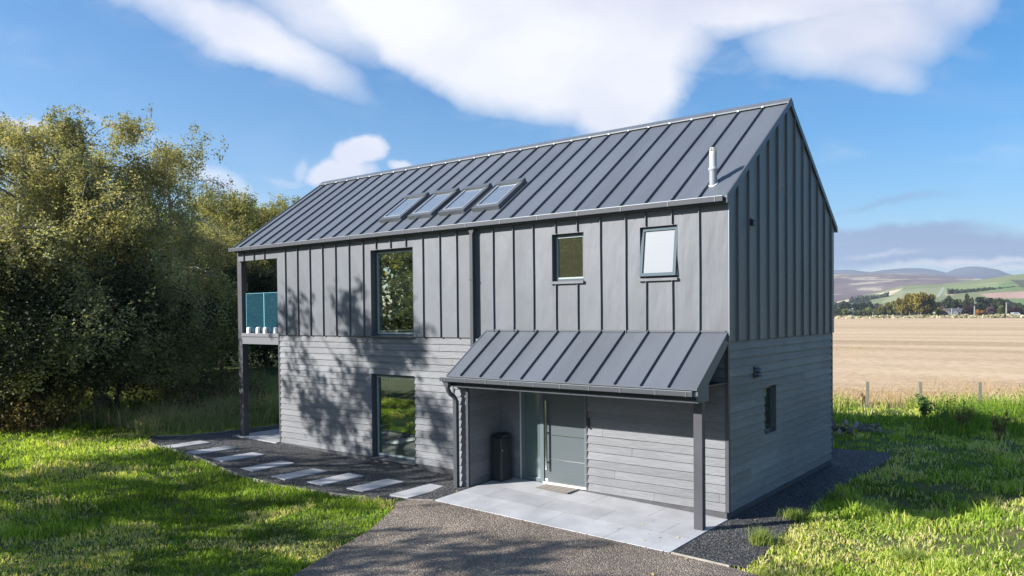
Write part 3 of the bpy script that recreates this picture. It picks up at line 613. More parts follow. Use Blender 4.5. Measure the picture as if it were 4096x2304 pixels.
# ---- front door set (plane y=.05)
dx0,dx1,dz0,dz1=-3.79,-2.86,.175,2.28
f=MB(); f.box(-4.345,-4.275,.03,.12,.15,2.3); f.box(-3.885,dx0-.006,.03,.12,.15,2.3); f.box(dx1+.006,-2.784,.03,.12,.15,2.3); f.box(-4.275,-3.885,.03,.12,.15,.235); f.box(-4.275,-3.885,.03,.12,2.22,2.3)
door=f.build('front_door',pmat('door_frame_paint',(.11,.135,.15),rough=.4),house,bevel=.004)
l=MB(); l.box(dx0,dx1,.052,.1,dz0+.02,dz1); lf=link('leaf',l.mesh('leaf',DOORM),door,False)
g=MB()
for z in (1.112,.637): g.box(dx0+.003,dx1-.003,.0495,.0515,z-.006,z+.006)
g.each('inlay_line',STEEL,door,world=False)
hdl=MB(); hdl.box(-3.725,-3.690,-.025,.0,.43,1.79); hdl.box(-3.718,-3.698,.0,.0515,.56,.59); hdl.box(-3.718,-3.698,.0,.0515,1.14,1.17); hdl.box(-3.718,-3.698,.0,.0515,1.68,1.71); link('handle',hdl.mesh('handle',STEEL),door,False)
q=MB(); q.box(-3.775,-3.765,.046,.0515,1.0,1.07); q.box(dx0+.01,dx0+.075,.047,.0515,.205,.24); q.each('escutcheon',WHITE,door,world=False)
sg=MB(); sg.box(-4.275,-3.885,.06,.068,.235,2.22); link('sidelight',sg.mesh('sidelight',GLASSD),door,False)
th=MB(); th.box(-3.8,-2.785,-.012,.05,.148,.19); link('threshold',th.mesh('threshold',pmat('threshold_metal',(.6,.57,.53),rough=.4)),door,False)
# wall lamp by the door, louvre vents on the gable
lm=MB(); lm.box(-2.735,-2.69,-.07,-.02,1.36,1.53); lm.tube([(-2.712,-.05,1.34),(-2.712,-.05,1.38)],.03,12); lm.build('wall_lamp',BLACK,house,bevel=.01)
v=MB(); v.box(.02,.05,1.105,1.32,2.31,2.515)
for k in range(3): v.prism([(.05,1.12,2.33+.062*k),(.05,1.12,2.375+.062*k),(.11,1.12,2.33+.062*k)],(0,.185,0))
v.build('wall_vent',pmat('vent_black',(.03,.04,.055),rough=.35),house)
v=MB(); v.prism([(MET,.83,4.99),(MET,.83,5.12),(MET+.09,.83,5.06),(MET+.09,.83,4.98)],(0,.17,0)); v.build('wall_vent',pmat('vent_brown',(.03,.028,.03),rough=.5),house)
# ------------------------------------------------------------------ patio, stepping stones, edging
def bil(x,y):  # patio surface
    return gz(x,y)+.014
pv=MB(); xs_rows=[[-4.72,-3.52,-2.32,-1.12,.0],[-4.72,-4.12,-2.92,-1.72,-.52,.0],[-4.72,-3.52,-2.32,-1.12,.0]]
ys=[-2.13,-1.42,-.71,.0]
for r,(ya,yb) in enumerate(zip(ys[:-1],ys[1:])):
    X=xs_rows[r]
    for a,b in zip(X[:-1],X[1:]):
        g=.003; aa,bb,cc,dd=a+g,b-g,ya+g,yb-g
        n=4; t=random.random()
        for i in range(n):
            for j in range(3):
                u0,u1=aa+(bb-aa)*i/n,aa+(bb-aa)*(i+1)/n; v0,v1=cc+(dd-cc)*j/3,cc+(dd-cc)*(j+1)/3
                pv.poly([(u0,v0,float(bil(u0,v0))),(u1,v0,float(bil(u1,v0))),(u1,v1,float(bil(u1,v1))),(u0,v1,float(bil(u0,v1)))],t)
        for (p,q) in (((aa,cc),(bb,cc)),((bb,cc),(bb,dd)),((bb,dd),(aa,dd)),((aa,dd),(aa,cc))):
            z0=float(bil(*p)); z1=float(bil(*q)); pv.poly([(p[0],p[1],z0-.06),(q[0],q[1],z1-.06),(q[0],q[1],z1),(p[0],p[1],z0)],t)
po=pv.build('paving',PAVE); po['kind']='structure'
gj=MB()
for i in range(16):
    for j in range(7):
        u0,u1=-4.715+4.71*i/16,-4.715+4.71*(i+1)/16; v0,v1=-2.125+2.12*j/7,-2.125+2.12*(j+1)/7
        gj.poly([(u0,v0,float(gz(u0,v0))-.012),(u1,v0,float(gz(u1,v0))-.012),(u1,v1,float(gz(u1,v1))-.012),(u0,v1,float(gz(u0,v1))-.012)])
o=gj.build('paving_bed',pmat('grout',(.22,.22,.22),rough=.9)); o['kind']='structure'
st=[(-15.05,-14.53),(-13.68,-13.12),(-12.3,-11.6),(-10.66,-10.03),(-9.23,-8.71),(-8.25,-7.76),(-7.125,-6.615),(-6.015,-5.51)]
sty=[(-1.93,-.79),(-2.0,-.87),(-2.12,-1.0),(-2.36,-1.26),(-2.45,-1.42),(-2.29,-1.15),(-2.18,-1.04),(-2.03,-.89)]
zc=[.05]*5+[.02]*3
# re-seat each slab at the true ground height along its sight line (measured at z=zc)
CAM=Vector((5.0614,-12.2241,3.475))
names=['eighth and farthest','seventh','sixth','fifth','fourth','third','second','first']
SLABS=[]
for k in range(8):
    x=(st[k][0]+st[k][1])/2; y=(sty[k][0]+sty[k][1])/2; z=zc[k]
    for it in range(6):
        zg=float(gz(x,y))+.022; f=(CAM.z-zg)/(CAM.z-zc[k]); x=CAM.x+((st[k][0]+st[k][1])/2-CAM.x)*f; y=CAM.y+((sty[k][0]+sty[k][1])/2-CAM.y)*f
    w=.25; h=.55; zz=float(gz(x,y))
    SLABS.append((x,y,w,h))
    mb=MB(); mb.box(-w,w,-h,h,-.05,.018,random.random()); o=link('stepping_stone',mb.mesh('stepping_stone',PAVE)); o.location=(x,y,zz); o.rotation_euler=(R(random.uniform(-.3,.3)),0,R(random.uniform(-.8,.8)))
    m=o.modifiers.new('b','BEVEL'); m.width=.004; m.segments=1
    tag(o,'pale rectangular stepping slab in black gravel, %s counting left from the porch'%names[k],'stepping stone','stepping stones in the gravel path')
mb=MB(); mb.box(-14.5,-LW-.03,-.13,1.62,-.05,.014); o=link('balcony_slab',mb.mesh('balcony_slab',PAVE)); o.location=(0,0,.135); tag(o,'pale concrete paving slab under the balcony at the left end of the house','paving slab')
def edging(pts,label,h=.02,w=.022,up=.028):
    mb=MB()
    for a,b in zip(pts[:-1],pts[1:]):
        a=Vector((*a,0)); b=Vector((*b,0)); d=(b-a); n=max(1,int(d.length/.8)); 
        for k in range(n):
            p=a+d*k/n; q=a+d*(k+1)/n; p.z=float(gz(p.x,p.y)); q.z=float(gz(q.x,q.y)); s=Vector((-d.y,d.x,0)).normalized()*w/2
            mb.prism([p-s+Vector((0,0,-.05)),p+s+Vector((0,0,-.05)),p+s+Vector((0,0,up)),p-s+Vector((0,0,up))],q-p)
    o=mb.build('path_edging',EDGE); tag(o,label,'edging','timber edgings round the gravel'); return o
edging(GRV_FRONT[18:28],'thin curved timber edging between the lawn and the black gravel path')
edging([(-5.25,-2.38),(-4.72,-2.14)],'short timber edging at the left front corner of the patio')
edging([(.03,-2.14),(.93,-2.21)],'short straight timber edging right of the patio in the foreground')
edging([(-16.0,-1.55),(-15.5,-.9),(-15.42,.5),(-15.28,2.0),(-15.3,6.0)],'straight edging beyond the balcony post along the far gravel')
# door mat, bin
mt=MB(); 
for k in range(7): mt.box(-3.69,-2.95,-.40+.052*k,-.40+.052*(k+1),0,.012 if k%2 else .015,.15+.7*(k%2))
o=link('door_mat',mt.mesh('door_mat',pmat('mat_fibre',(.27,.245,.215),rough=1,tonevar=.45,bump=.5,bscale=120))); o.location=(0,0,float(bil(-3.3,-.2))+.003); o.rotation_euler=(0,0,0); tag(o,'striped brown doormat lying in front of the front door','doormat')
bn=empty('storage_bin',(-4.6,-.3,float(bil(-4.6,-.3))+.002),'tall black bin standing in the dark corner left of the front door','bin')
def local(mb,name,mat,par,bev=0): 
    o=link(name,mb.mesh(name,mat),par,False)
    if bev: m=o.modifiers.new('b','BEVEL'); m.width=bev; m.segments=3
    return o
mb=MB(); mb.prism([(-.125,-.165,0),(.125,-.165,0),(.125,.165,0),(-.125,.165,0)],(0,0,.86)); body=local(mb,'body',BLACK,bn,.025)
mb=MB(); mb.prism([(-.14,-.18,.863),(-.14,.18,.863),(-.14,.12,.94),(-.14,-.12,.92)],(.28,0,0)); local(mb,'lid',BLACK,bn,.01)
mb=MB(); mb.box(.126,.129,-.14,-.125,.60,.63); local(mb,'label_sticker',WHITE,bn)
# ---- things inside the room, seen through the tall window
tb=empty('side_table',(-10.35,2.75,.17),'low table with thin black frame and pale top behind the ground floor window','table')
mb=MB(); mb.box(-.42,.42,-.42,.42,.40,.425); local(mb,'top',pmat('table_top',(.5,.52,.52),rough=.25),tb)
for sx in (-.4,.4):
    for sy in (-.4,.4): mb=MB(); mb.box(sx-.012,sx+.012,sy-.012,sy+.012,0,.398); local(mb,'leg',BLACK,tb)
mb=MB(); mb.box(-.39,.39,-.412,-.388,.0,.02); mb.box(-.39,.39,.388,.412,.0,.02); mb.box(-.412,-.388,-.388,.388,.001,.019); mb.box(.388,.412,-.388,.388,.001,.019); mb.each('base_rail',BLACK,tb,world=False)
ch=empty('chair',(-9.0,2.35,.17),'grey upholstered chair beside the low table inside the ground floor room','chair',rz=R(-60))
CH=pmat('grey_fabric',(.09,.1,.1),rough=.9)
mb=MB(); mb.box(-.25,.25,-.25,.25,.4,.5); local(mb,'seat',CH,ch,.04)
mb=MB(); mb.prism([(-.27,.2,.42),(.27,.2,.42),(.25,.32,.92),(-.25,.32,.92)],(0,.07,0)); local(mb,'backrest',CH,ch,.03)
for sx in (-.2,.2):
    for sy in (-.2,.2): mb=MB(); mb.tube([(sx*.8,sy*.8,.41),(sx*1.2,sy*1.2,0)],[.02,.01],8); local(mb,'leg',BLACK,ch)
SUN_E,SKY_S,EXPO=5.0,.063,1.2
SKY_SAT,SKY_DUST,CLOUD,HAZE_D=1.36,.6,7.2,.00013
SKY_T=(.86,1.02,1.14)
# ------------------------------------------------------------------ vegetation
def tubes(paths,nside=6):
    """paths: list of (pts Nx3, radii N) -> V,F arrays (quads)"""
    VV=[];FF=[];base=0
    an=np.arange(nside)*2*np.pi/nside
    for P,r in paths:
        P=np.asarray(P,float); r=np.asarray(r,float); T=np.gradient(P,axis=0); T/=np.linalg.norm(T,axis=1)[:,None]+1e-9
        ref=np.where(np.abs(T[:,2:3])>.9,np.array([[1.,0,0]]),np.array([[0,0,1.]])); A=np.cross(T,ref); A/=np.linalg.norm(A,axis=1)[:,None]+1e-9; B=np.cross(T,A)
        ring=P[:,None,:]+(A[:,None,:]*np.cos(an)[None,:,None]+B[:,None,:]*np.sin(an)[None,:,None])*r[:,None,None]
        n=len(P); VV.append(ring.reshape(-1,3))
        k=np.arange(n-1)[:,None]*nside; j=np.arange(nside)[None,:]; j2=(j+1)%nside
        FF.append(np.stack([k+j,k+j2,k+nside+j2,k+nside+j],-1).reshape(-1,4)+base); base+=n*nside
    return np.concatenate(VV),np.concatenate(FF)
def leaves(C,size,g,elong=1.5,up=.25):
    """diamond leaves at centres C; returns V,F"""
    n=len(C); nrm=g.normal(size=(n,3)); nrm[:,2]=np.abs(nrm[:,2])*1.0+up; nrm/=np.linalg.norm(nrm,axis=1)[:,None]
    t=g.normal(size=(n,3)); t-=nrm*(t*nrm).sum(1)[:,None]; t/=np.linalg.norm(t,axis=1)[:,None]; b=np.cross(nrm,t)
    s=(size*g.uniform(.6,1.35,n))[:,None]
    V=np.stack([C-t*s*elong*.5,C-b*s*.42+nrm*s*.08,C+t*s*elong*.5,C+b*s*.42+nrm*s*.08],1).reshape(-1,3)
    return V,np.arange(n*4).reshape(-1,4)
def treemesh(seed,H,Rr,base=.28,nl=18,nsub=7,nleaf=40000,leaf=.07,droop=.4,shape=1.0,tr=.16,lean=(0,0),cl=.45,sparse=0.0,stems=1,up=45,holes=0.):
    g=np.random.default_rng(seed); paths=[]; clust=[]; crad=[]
    for st in range(stems):
        n=14; z=np.linspace(0,H*.93,n); w=np.cumsum(g.normal(0,.022*H,(n,2)),0)*.5; w-=w[0]
        ln=np.array(lean)*H; sp=g.normal(0,.13*H,2) if stems>1 else np.zeros(2)
        P=np.column_stack([w[:,0]+(ln[0]+sp[0])*(z/H)**1.2,w[:,1]+(ln[1]+sp[1])*(z/H)**1.2,z]); rad=tr*(1-z/H*.93)**.8+.012; rad[0]*=1.35
        paths.append((P,rad))
        for k in range(nl):
            f=base+(0.97-base)*((k+g.uniform(0,.8))/nl)**.9; zz=f*H*.93; i=min(int(f*(n-1)),n-2); fr=f*(n-1)-i; p0=P[i]*(1-fr)+P[i+1]*fr
            prof=math.sin(math.pi*min(1,max(.06,(f-base*.7)/(1-base*.7))**(.75*shape)))**.7
            L=Rr*prof*g.uniform(.65,1.12)+.3; a=k*2.399+g.uniform(-.5,.5); el=R(up)*(1.1-f*.3)+g.uniform(-.25,.25)
            d=np.array([math.cos(a)*math.cos(el),math.sin(a)*math.cos(el),math.sin(el)]); m=7; t=np.linspace(0,1,m)
            bp=p0+np.outer(t*L/max(.35,math.cos(el))*.9,d)+np.cumsum(g.normal(0,.03*L,(m,3)),0); bp[:,2]-=droop*L*t**2.2*.8
            r0=max(.014,rad[i]*.45*min(1,L/Rr+.3)); paths.append((bp,r0*(1-t*.85)))
            for s in range(nsub):
                tt=g.uniform(.35,1.) if s else 1.; j=min(int(tt*(m-1)),m-2); q0=bp[j]+(bp[j+1]-bp[j])*(tt*(m-1)-j)
                a2=a+g.uniform(-1.3,1.3); e2=g.uniform(-.3,.9); l2=L*g.uniform(.18,.42)+.15
                d2=np.array([math.cos(a2)*math.cos(e2),math.sin(a2)*math.cos(e2),math.sin(e2)]); u=np.linspace(0,1,4)
                sp2=q0+np.outer(u*l2,d2); sp2[:,2]-=droop*l2*u**2*.9
                paths.append((sp2,r0*.3*(1-u*.8)+.004))
                for e in (.55,1.):
                    clust.append(q0+(sp2[-1]-q0)*e+g.normal(0,.05,3)); crad.append(cl*g.uniform(.6,1.25)*(.6+.5*prof))
    V,F=tubes(paths,6)
    C=np.array(clust); cr=np.array(crad)
    if sparse>0: keep=g.random(len(C))>sparse; C=C[keep]; cr=cr[keep]
    wgt=cr**2.2; idx=g.choice(len(C),nleaf,p=wgt/wgt.sum())
    NS=9; so_=g.normal(0,.5,(len(C),NS,3))*cr[:,None,None]; sl_=g.uniform(.3,1.05,(len(C),NS))*(droop*1.5+.25)*cr[:,None]; sd_=g.normal(0,.35,(len(C),NS,3)); sd_[...,2]=-1*(droop>.3)+.2; sd_/=np.linalg.norm(sd_,axis=2)[...,None]
    k_=g.integers(0,NS,nleaf); uu=g.uniform(0,1,nleaf); P=C[idx]+so_[idx,k_]+sd_[idx,k_]*(uu*sl_[idx,k_])[:,None]+g.normal(0,.07,(nleaf,3))*(.6+cr[idx][:,None])
    P[:,2]=np.maximum(P[:,2],.15)
    tone_c=g.uniform(0,1,len(C)); PZ=P[:,2]/H; tone_c=np.clip(tone_c+.0,0,1); tone=np.clip(.62*tone_c[idx]+.38*g.uniform(0,1,nleaf)**1.3,0,1)
    LV,LF=leaves(P,leaf,g)
    return (V,F),(LV,LF,tone)
PROTO={}
def tree(name,loc,key,kw,leafm,barkm,label,cat='tree',group=None,rz=0,sc=1.):
    if key not in PROTO:
        (V,F),(LV,LF,t)=treemesh(**kw); PROTO[key]=(fast_mesh('trunk',V,F,None,smooth=True),fast_mesh('crown',LV,LF,None,tone=t))
    tm,cm=PROTO[key]
    e=empty(name,loc,label,cat,group,rz); e.scale=(sc,sc,sc) if not hasattr(sc,'__len__') else sc
    for nm,me,mt in (('trunk',tm,barkm),('crown',cm,leafm)):
        if not me.materials: me.materials.append(None)
        o=bpy.data.objects.new(nm,me); COL.objects.link(o); o.parent=e
        o.material_slots[0].link='OBJECT'; o.material_slots[0].material=mt
    return e
L_BIRCH=leafmat('birch_leaves',[(0,(0.092,0.101,0.046)),(.35,(0.230,0.224,0.103)),(.7,(0.425,0.391,0.196)),(.9,(0.529,0.437,0.196)),(1,(0.750,0.517,0.103))],.4)
L_OLIVE=leafmat('olive_leaves',[(0,(0.086,0.098,0.040)),(.5,(0.241,0.236,0.098)),(.9,(0.437,0.385,0.161)),(1,(0.667,0.494,0.115))],.4)
L_GREEN=leafmat('green_leaves',[(0,(0.078,0.120,0.036)),(.5,(0.192,0.240,0.072)),(1,(0.432,0.432,0.156))],.4)
L_PALE=leafmat('pale_willow_leaves',[(0,(0.103,0.121,0.063)),(.5,(0.287,0.293,0.149)),(1,(0.575,0.540,0.299))],.4)
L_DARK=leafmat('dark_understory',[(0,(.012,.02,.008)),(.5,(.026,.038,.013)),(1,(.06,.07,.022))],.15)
def camdir(px,dist):
    """ground point on the bearing of image column px (2576-wide measure) at a ground distance"""
    a=math.atan((px-1288)/1966.)-R(38.1525); return (CAM.x+math.sin(a)*dist,CAM.y+math.cos(a)*dist)
def at(px,dist,z=None):
    x,y=camdir(px,dist); return (x,y,float(gz(x,y))-.05 if z is None else z)
B1=dict(seed=11,H=11.0,Rr=3.7,nl=26,nsub=8,nleaf=135000,leaf=.056,droop=.55,tr=.2,cl=.62,base=.2)
B2=dict(seed=23,H=11.4,Rr=2.9,nl=20,nsub=7,nleaf=42000,leaf=.05,droop=.8,tr=.14,cl=.5,base=.25,sparse=.25)
G1=dict(seed=31,H=9.0,Rr=3.4,nl=24,nsub=8,nleaf=85000,leaf=.068,droop=.15,tr=.18,cl=.62,base=.14)
U1=dict(seed=41,H=5.0,Rr=2.8,nl=18,nsub=7,nleaf=70000,leaf=.055,droop=.45,tr=.07,cl=.62,base=.06,stems=2)
GW_='woodland trees left of the house'
W=[('birch_tree',225,31,'B1',B1,L_BIRCH,BARK,'large drooping birch with browning top, tallest tree in the woodland on the left',.3,.99),
 ('birch_tree',-15,29,'B1',B1,L_BIRCH,BARK,'birch cut by the left edge of the photo',2.2,.92),
 ('birch_tree',418,34.5,'B2',B2,L_BIRCH,BARK,'thin open birch with see-through drooping twigs, right of the tallest birch',1.0,.98),
 ('birch_tree',120,37,'B1',B1,L_OLIVE,BARK,'birch behind and left of the tallest birch',4.0,.95),
 ('birch_tree',330,40,'B1',B1,L_OLIVE,BARK,'dense birch filling the gap behind the thin open birch',5.2,.80),
 ('leafy_tree',600,46,'G1',G1,L_OLIVE,BARKD,'yellowish round-topped tree right beside the left end of the roof',.5,(1.0,1.0,1.03)),
 ('leafy_tree',520,50,'G1',G1,L_GREEN,BARKD,'green tree with its top just left of the yellowish round-topped tree',1.9,1.08),
 ('leafy_tree',700,49,'G1',G1,L_GREEN,BARKD,'green tree seen through the balcony opening',3.0,1.05),
 ('leafy_tree',800,50,'G1',G1,L_GREEN,BARKD,'green tree behind the left end of the house',4.1,1.0),
 ('leafy_tree',455,41,'G1',G1,L_OLIVE,BARKD,'bushy olive tree below the thin open birch',2.7,.72),
 ('willow_tree',70,27.3,'U1',U1,L_PALE,BARKD,'low pale leaved willow in front of the birches at the far left',1.0,(1.25,1.25,1.15)),
 ('willow_tree',275,29.5,'U1',U1,L_OLIVE,BARKD,'low olive bush tree under the tallest birch',2.0,(1.1,1.1,.98)),
 ('understory_bush',430,34,'U1',U1,L_GREEN,BARKD,'dark green bush at the wood edge left of the balcony post',2.6,(1.0,1.0,.95)),
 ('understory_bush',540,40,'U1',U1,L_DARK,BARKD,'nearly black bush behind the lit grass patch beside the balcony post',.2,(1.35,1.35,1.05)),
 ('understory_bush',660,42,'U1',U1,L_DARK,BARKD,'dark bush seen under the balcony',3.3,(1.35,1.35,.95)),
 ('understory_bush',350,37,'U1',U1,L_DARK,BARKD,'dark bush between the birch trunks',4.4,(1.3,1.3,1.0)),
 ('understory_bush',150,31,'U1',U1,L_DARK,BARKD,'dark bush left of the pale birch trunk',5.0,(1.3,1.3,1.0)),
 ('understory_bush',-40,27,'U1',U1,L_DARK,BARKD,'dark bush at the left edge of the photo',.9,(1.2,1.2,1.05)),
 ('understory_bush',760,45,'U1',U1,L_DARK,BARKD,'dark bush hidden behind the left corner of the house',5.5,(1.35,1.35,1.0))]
for nm,px,ds,key,kw,lm_,bk,lab,rz,sc in W: tree(nm,at(px,ds),key,kw,lm_,bk,lab,'bush' if 'bush' in nm else 'tree',GW_,rz,sc)
# the rest of the wood behind reads as one dark mass
g=np.random.default_rng(5); pts=[]
for k in range(420):
    px=g.uniform(-500,1150); ds=g.uniform(46,70); x,y=camdir(px,ds); h=g.uniform(1.,7.0); n=110
    pts.append(np.array([x,y,h])+g.normal(0,1,(n,3))*np.array([1.3,1.3,1.0]))
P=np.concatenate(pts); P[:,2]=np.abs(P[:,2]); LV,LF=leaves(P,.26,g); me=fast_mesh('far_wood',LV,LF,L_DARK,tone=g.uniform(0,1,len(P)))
o=link('far_wood',me); tag(o,kind='stuff')
g=np.random.default_rng(6); pts=[]  # unseen wood, added so the front windows reflect olive foliage
for k in range(700):
    a=R(g.uniform(-178,-88)); ds=g.uniform(48,66); h=g.uniform(.5,11.0); pts.append(np.array([CAM.x-6+math.sin(a)*ds,CAM.y+math.cos(a)*ds,h])+g.normal(0,1,(60,3))*np.array([1.5,1.5,1.1]))
P=np.concatenate(pts); P[:,2]=np.abs(P[:,2]); LV,LF=leaves(P,.5,g); o=link('added_reflected_wood',fast_mesh('added_reflected_wood',LV,LF,L_OLIVE,tone=g.uniform(0,1,len(P)))); o['kind']='stuff'
# trees outside the frame whose shade dapples facade, lawn and drive
SH=dict(seed=77,H=12.1,Rr=2.6,nl=16,nsub=5,nleaf=9500,leaf=.12,droop=.35,tr=.15,cl=.6,base=.3,sparse=.38)
SH2=dict(seed=88,H=9.8,Rr=3.3,nl=15,nsub=5,nleaf=9500,leaf=.13,droop=.35,tr=.17,cl=.6,base=.28,sparse=.45)
for k,(x,y,key,kw,rz,sc,lab) in enumerate([(-17.6,-11.9,'SH',SH,.4,.98,'birch off to the left whose shade falls on the front wall'),
    (-22.5,-15.8,'SH2',SH2,1.4,.62,'tree off to the left whose shade falls on the stepping stones'),
    (-12.6,-15.6,'SH2',SH2,3.7,.74,'tree behind the camera whose shade reaches the patio'),
    (-9.4,-17.6,'SH2',SH2,5.0,.92,'tree behind the camera whose shade crosses the drive'),
    (-17.5,-16.5,'SH2',SH2,4.1,.85,'tree behind the camera whose shade crosses the near lawn'),
    (-3.8,-17.3,'SH2',SH2,.8,.9,'tree behind the camera whose shade reaches the right hand grass')]):
    tree('birch_tree',(x,y,float(gz(x,y))),key,kw,L_OLIVE,BARK,lab,'tree','trees outside the frame',rz,sc)
# ---- grass
GR=leafmat('grass_blades',[(0,(0.070,0.119,0.017)),(.25,(0.173,0.270,0.030)),(.55,(0.335,0.464,0.059)),(.78,(0.508,0.572,0.119)),(.88,(0.626,0.562,0.238)),(1,(0.702,0.594,0.378))],.42,rough=.6,spec=.15)
GT=leafmat('tall_grass_blades',[(0,(.09,.15,.04)),(.4,(.19,.28,.08)),(.7,(.36,.36,.17)),(1,(.60,.48,.28))],.45,rough=.7,spec=.15)
STR=leafmat('straw',[(0,(.40,.29,.18)),(.5,(.50,.37,.24)),(1,(.58,.44,.29))],.5,rough=.8)
def blades(x,y,z,h,w,lean,g,tone):
    n=len(x); a=g.uniform(0,2*np.pi,n); la=g.uniform(0,2*np.pi,n); d=np.stack([np.cos(la),np.sin(la),np.zeros(n)],1)*(lean*h)[:,None]
    s=np.stack([np.cos(a),np.sin(a),np.zeros(n)],1)*(w*.5)[:,None]; b=np.stack([x,y,z],1)
    m=b+d*.3; m[:,2]+=h*.6; t=b+d; t[:,2]+=h*np.sqrt(np.clip(1-lean**2*.6,.15,1))
    V=np.stack([b-s,b+s,m+s*.8,m-s*.8,t],1).reshape(-1,3); k=np.arange(n)[:,None]*5
    F=np.stack([k+0,k+1,k+2,k+0,k+2,k+3,k+3,k+2,k+4],-1).reshape(-1,3); return V,F,np.repeat(tone,3)
def polar(n,r0,r1,a0,a1,g):
    r=np.exp(g.uniform(math.log(r0),math.log(r1),n)); a=np.radians(g.uniform(a0,a1,n)); return CAM.x+np.sin(a)*r,CAM.y+np.cos(a)*r,r
def clear(x,y,pad=0):
    m=~inpoly(x,y,GRV_FRONT)&~inpoly(x,y,DRIVE)&~inpoly(x,y,[(-4.7,-2.13),(0,-2.13),(0,0),(-4.7,0)])&~((x>-12.4)&(x<.02)&(y>-.1)&(y<6))
    return m&(y<fence_y(x)+.4)
g=np.random.default_rng(9)
x,y,r=polar(560000,4.5,46,-80,12,g); m=clear(x,y); x,y,r=x[m],y[m],r[m]
left=x<-2
tuft=fbm(x,y,.45,3); patch=fbm(x,y,1.9,8); dry=fbm(x,y,1.3,21)
h=.045+.075*np.clip(tuft*1.8-.45,0,1.3); h=np.where(left,h*.8,h*.85+.03*patch)
h*=g.uniform(.6,1.3,len(x)); h*=(1+.5*(r>14)); tall=(~left)&(tuft>.68); h[tall]*=1.45; h=np.where(left,h,h*(.45+.85*fbm(x,y,1.1,140)))
w=.0055+.0011*np.clip(r,4,40)*g.uniform(.6,1.2,len(x)); lean=g.uniform(.2,.98,len(x))
# bare and thin spots
keep=(g.random(len(x))<np.clip((fbm(x,y,.8,44)-np.where(left,.20,.36))*6,np.where(left,.5,.15),1)); 
tone=np.clip(-.06+.95*patch+.5*(tuft-.5)+g.normal(0,.13,len(x)),0,.82); dd=(dry>.60); tone=np.where(dd&(g.random(len(x))<.65),g.uniform(.75,1,len(x)),tone)
dl=(((x<-9)&(y<-6.0))|((x>0)&(fbm(x,y,1.6,31)>.5)))&(g.random(len(x))<.25); tone=np.where(dl,g.uniform(.75,1,len(x)),tone)
z=gz(x,y)-.035; V,F,T=blades(x[keep],y[keep],z[keep],h[keep],w[keep],lean[keep],g,tone[keep])
o=link('lawn_grass',fast_mesh('lawn_grass',V,F,GR,tone=T)); o['kind']='stuff'
# broad leaved weeds in the lawn and rough grass
x,y,r=polar(90000,4.5,34,-80,12,g); m=clear(x,y)&(fbm(x,y,.7,66)>.53); x,y=x[m],y[m]; r=r[m]
P=np.stack([x,y,gz(x,y)+g.uniform(.01,.09,len(x))*np.where(x<-2,.7,1.4)],1); LV,LF=leaves(P,.03,g,1.4,1.5)
WE=leafmat('weed_leaves',[(0,(.06,.12,.03)),(.6,(.13,.22,.05)),(1,(.25,.33,.13))],.3)
o=link('ground_weeds',fast_mesh('ground_weeds',LV,LF,WE,tone=g.uniform(0,1,len(P)))); o['kind']='stuff'
# tall meadow grass at the wood edge on the left
x,y,r=polar(150000,17,60,-74,-48,g); m=clear(x,y)&(y>-3.4+3.2*fbm(x,y,1.8,88))&(x<-15.7)
dens=np.clip((fbm(x,y,2.5,90)-.3)*3+.25,0,1)*sstep(0,3.0,(-15.2-x)+(y+2.2)*.9-1.0); m&=(g.random(len(x))<dens); x,y,r=x[m],y[m],r[m]
ph=fbm(x,y,2.2,91); h=(.08+1.05*ph**1.6)*g.uniform(.3,1.15,len(x)); w=.008+.0009*r
tone=np.clip(.1+.75*fbm(x,y,3.3,92)+g.normal(0,.16,len(x)),0,1); edge=(np.abs(r-27-.35*(fbm(x,y,2,5)-.5)*8)<2.6)&(x<-17); tone=np.where(edge&(g.random(len(x))<.75),g.uniform(.68,1,len(x)),tone)
V,F,T=blades(x,y,gz(x,y)-.04,h,w,g.uniform(.05,.85,len(x)),g,tone); o=link('meadow_grass',fast_mesh('meadow_grass',V,F,GT,tone=T)); o['kind']='stuff'
x,y,r=polar(60000,24.5,36,-76,-56,g); ph=fbm(x,y,1.6,190); m=clear(x,y)&(g.random(len(x))<np.clip((ph-.36)*4,0,1))&(r>25+3*fbm(x,y,4,191)); x,y,r,ph=x[m],y[m],r[m],ph[m]
P=np.stack([x,y,gz(x,y)+g.uniform(0,1,len(x))**1.3*(.25+1.2*ph)],1); LV,LF=leaves(P,.075,g,1.7,.2)
o=link('bracken',fast_mesh('bracken',LV,LF,leafmat('bracken_fronds',[(0,(.05,.045,.02)),(.4,(.14,.115,.05)),(.7,(.26,.19,.09)),(.85,(.40,.30,.15)),(1,(.16,.22,.06))],.35),tone=np.clip(.6*fbm(x,y,1.1,192)+.5*g.uniform(0,1,len(x)),0,1))); o['kind']='stuff'
# rank grass and nettles by the field fence on the right
x,y,r=polar(90000,19,34,-24,3,g); u=fence_y(x)-y; m=(u>-.7)&(u<6.5)&(x>-6)
ph=fbm(x,y,1.5,95); dens=np.clip((ph-.30)*3,0,1)*np.where(x>1.2,1.,.55)*np.where(u<.4,1.3,np.where(x>.5,1,.35)); m&=(g.random(len(x))<dens); x,y,r,u,ph=x[m],y[m],r[m],u[m],ph[m]
h=(.15+.55*ph*np.where(x>1,1.35,.8)+np.where(u<.5,.18,0))*g.uniform(.4,1.15,len(x)); tone=np.clip(-.05+.55*fbm(x,y,1.1,96)+g.normal(0,.12,len(x))+np.where((u<.5)&(g.random(len(x))<.55),.6,0),0,1)
V,F,T=blades(x,y,gz(x,y)-.04,h,.02+0*h,g.uniform(.1,.6,len(x)),g,tone); o=link('rank_grass',fast_mesh('rank_grass',V,F,GR,tone=T)); o['kind']='stuff'
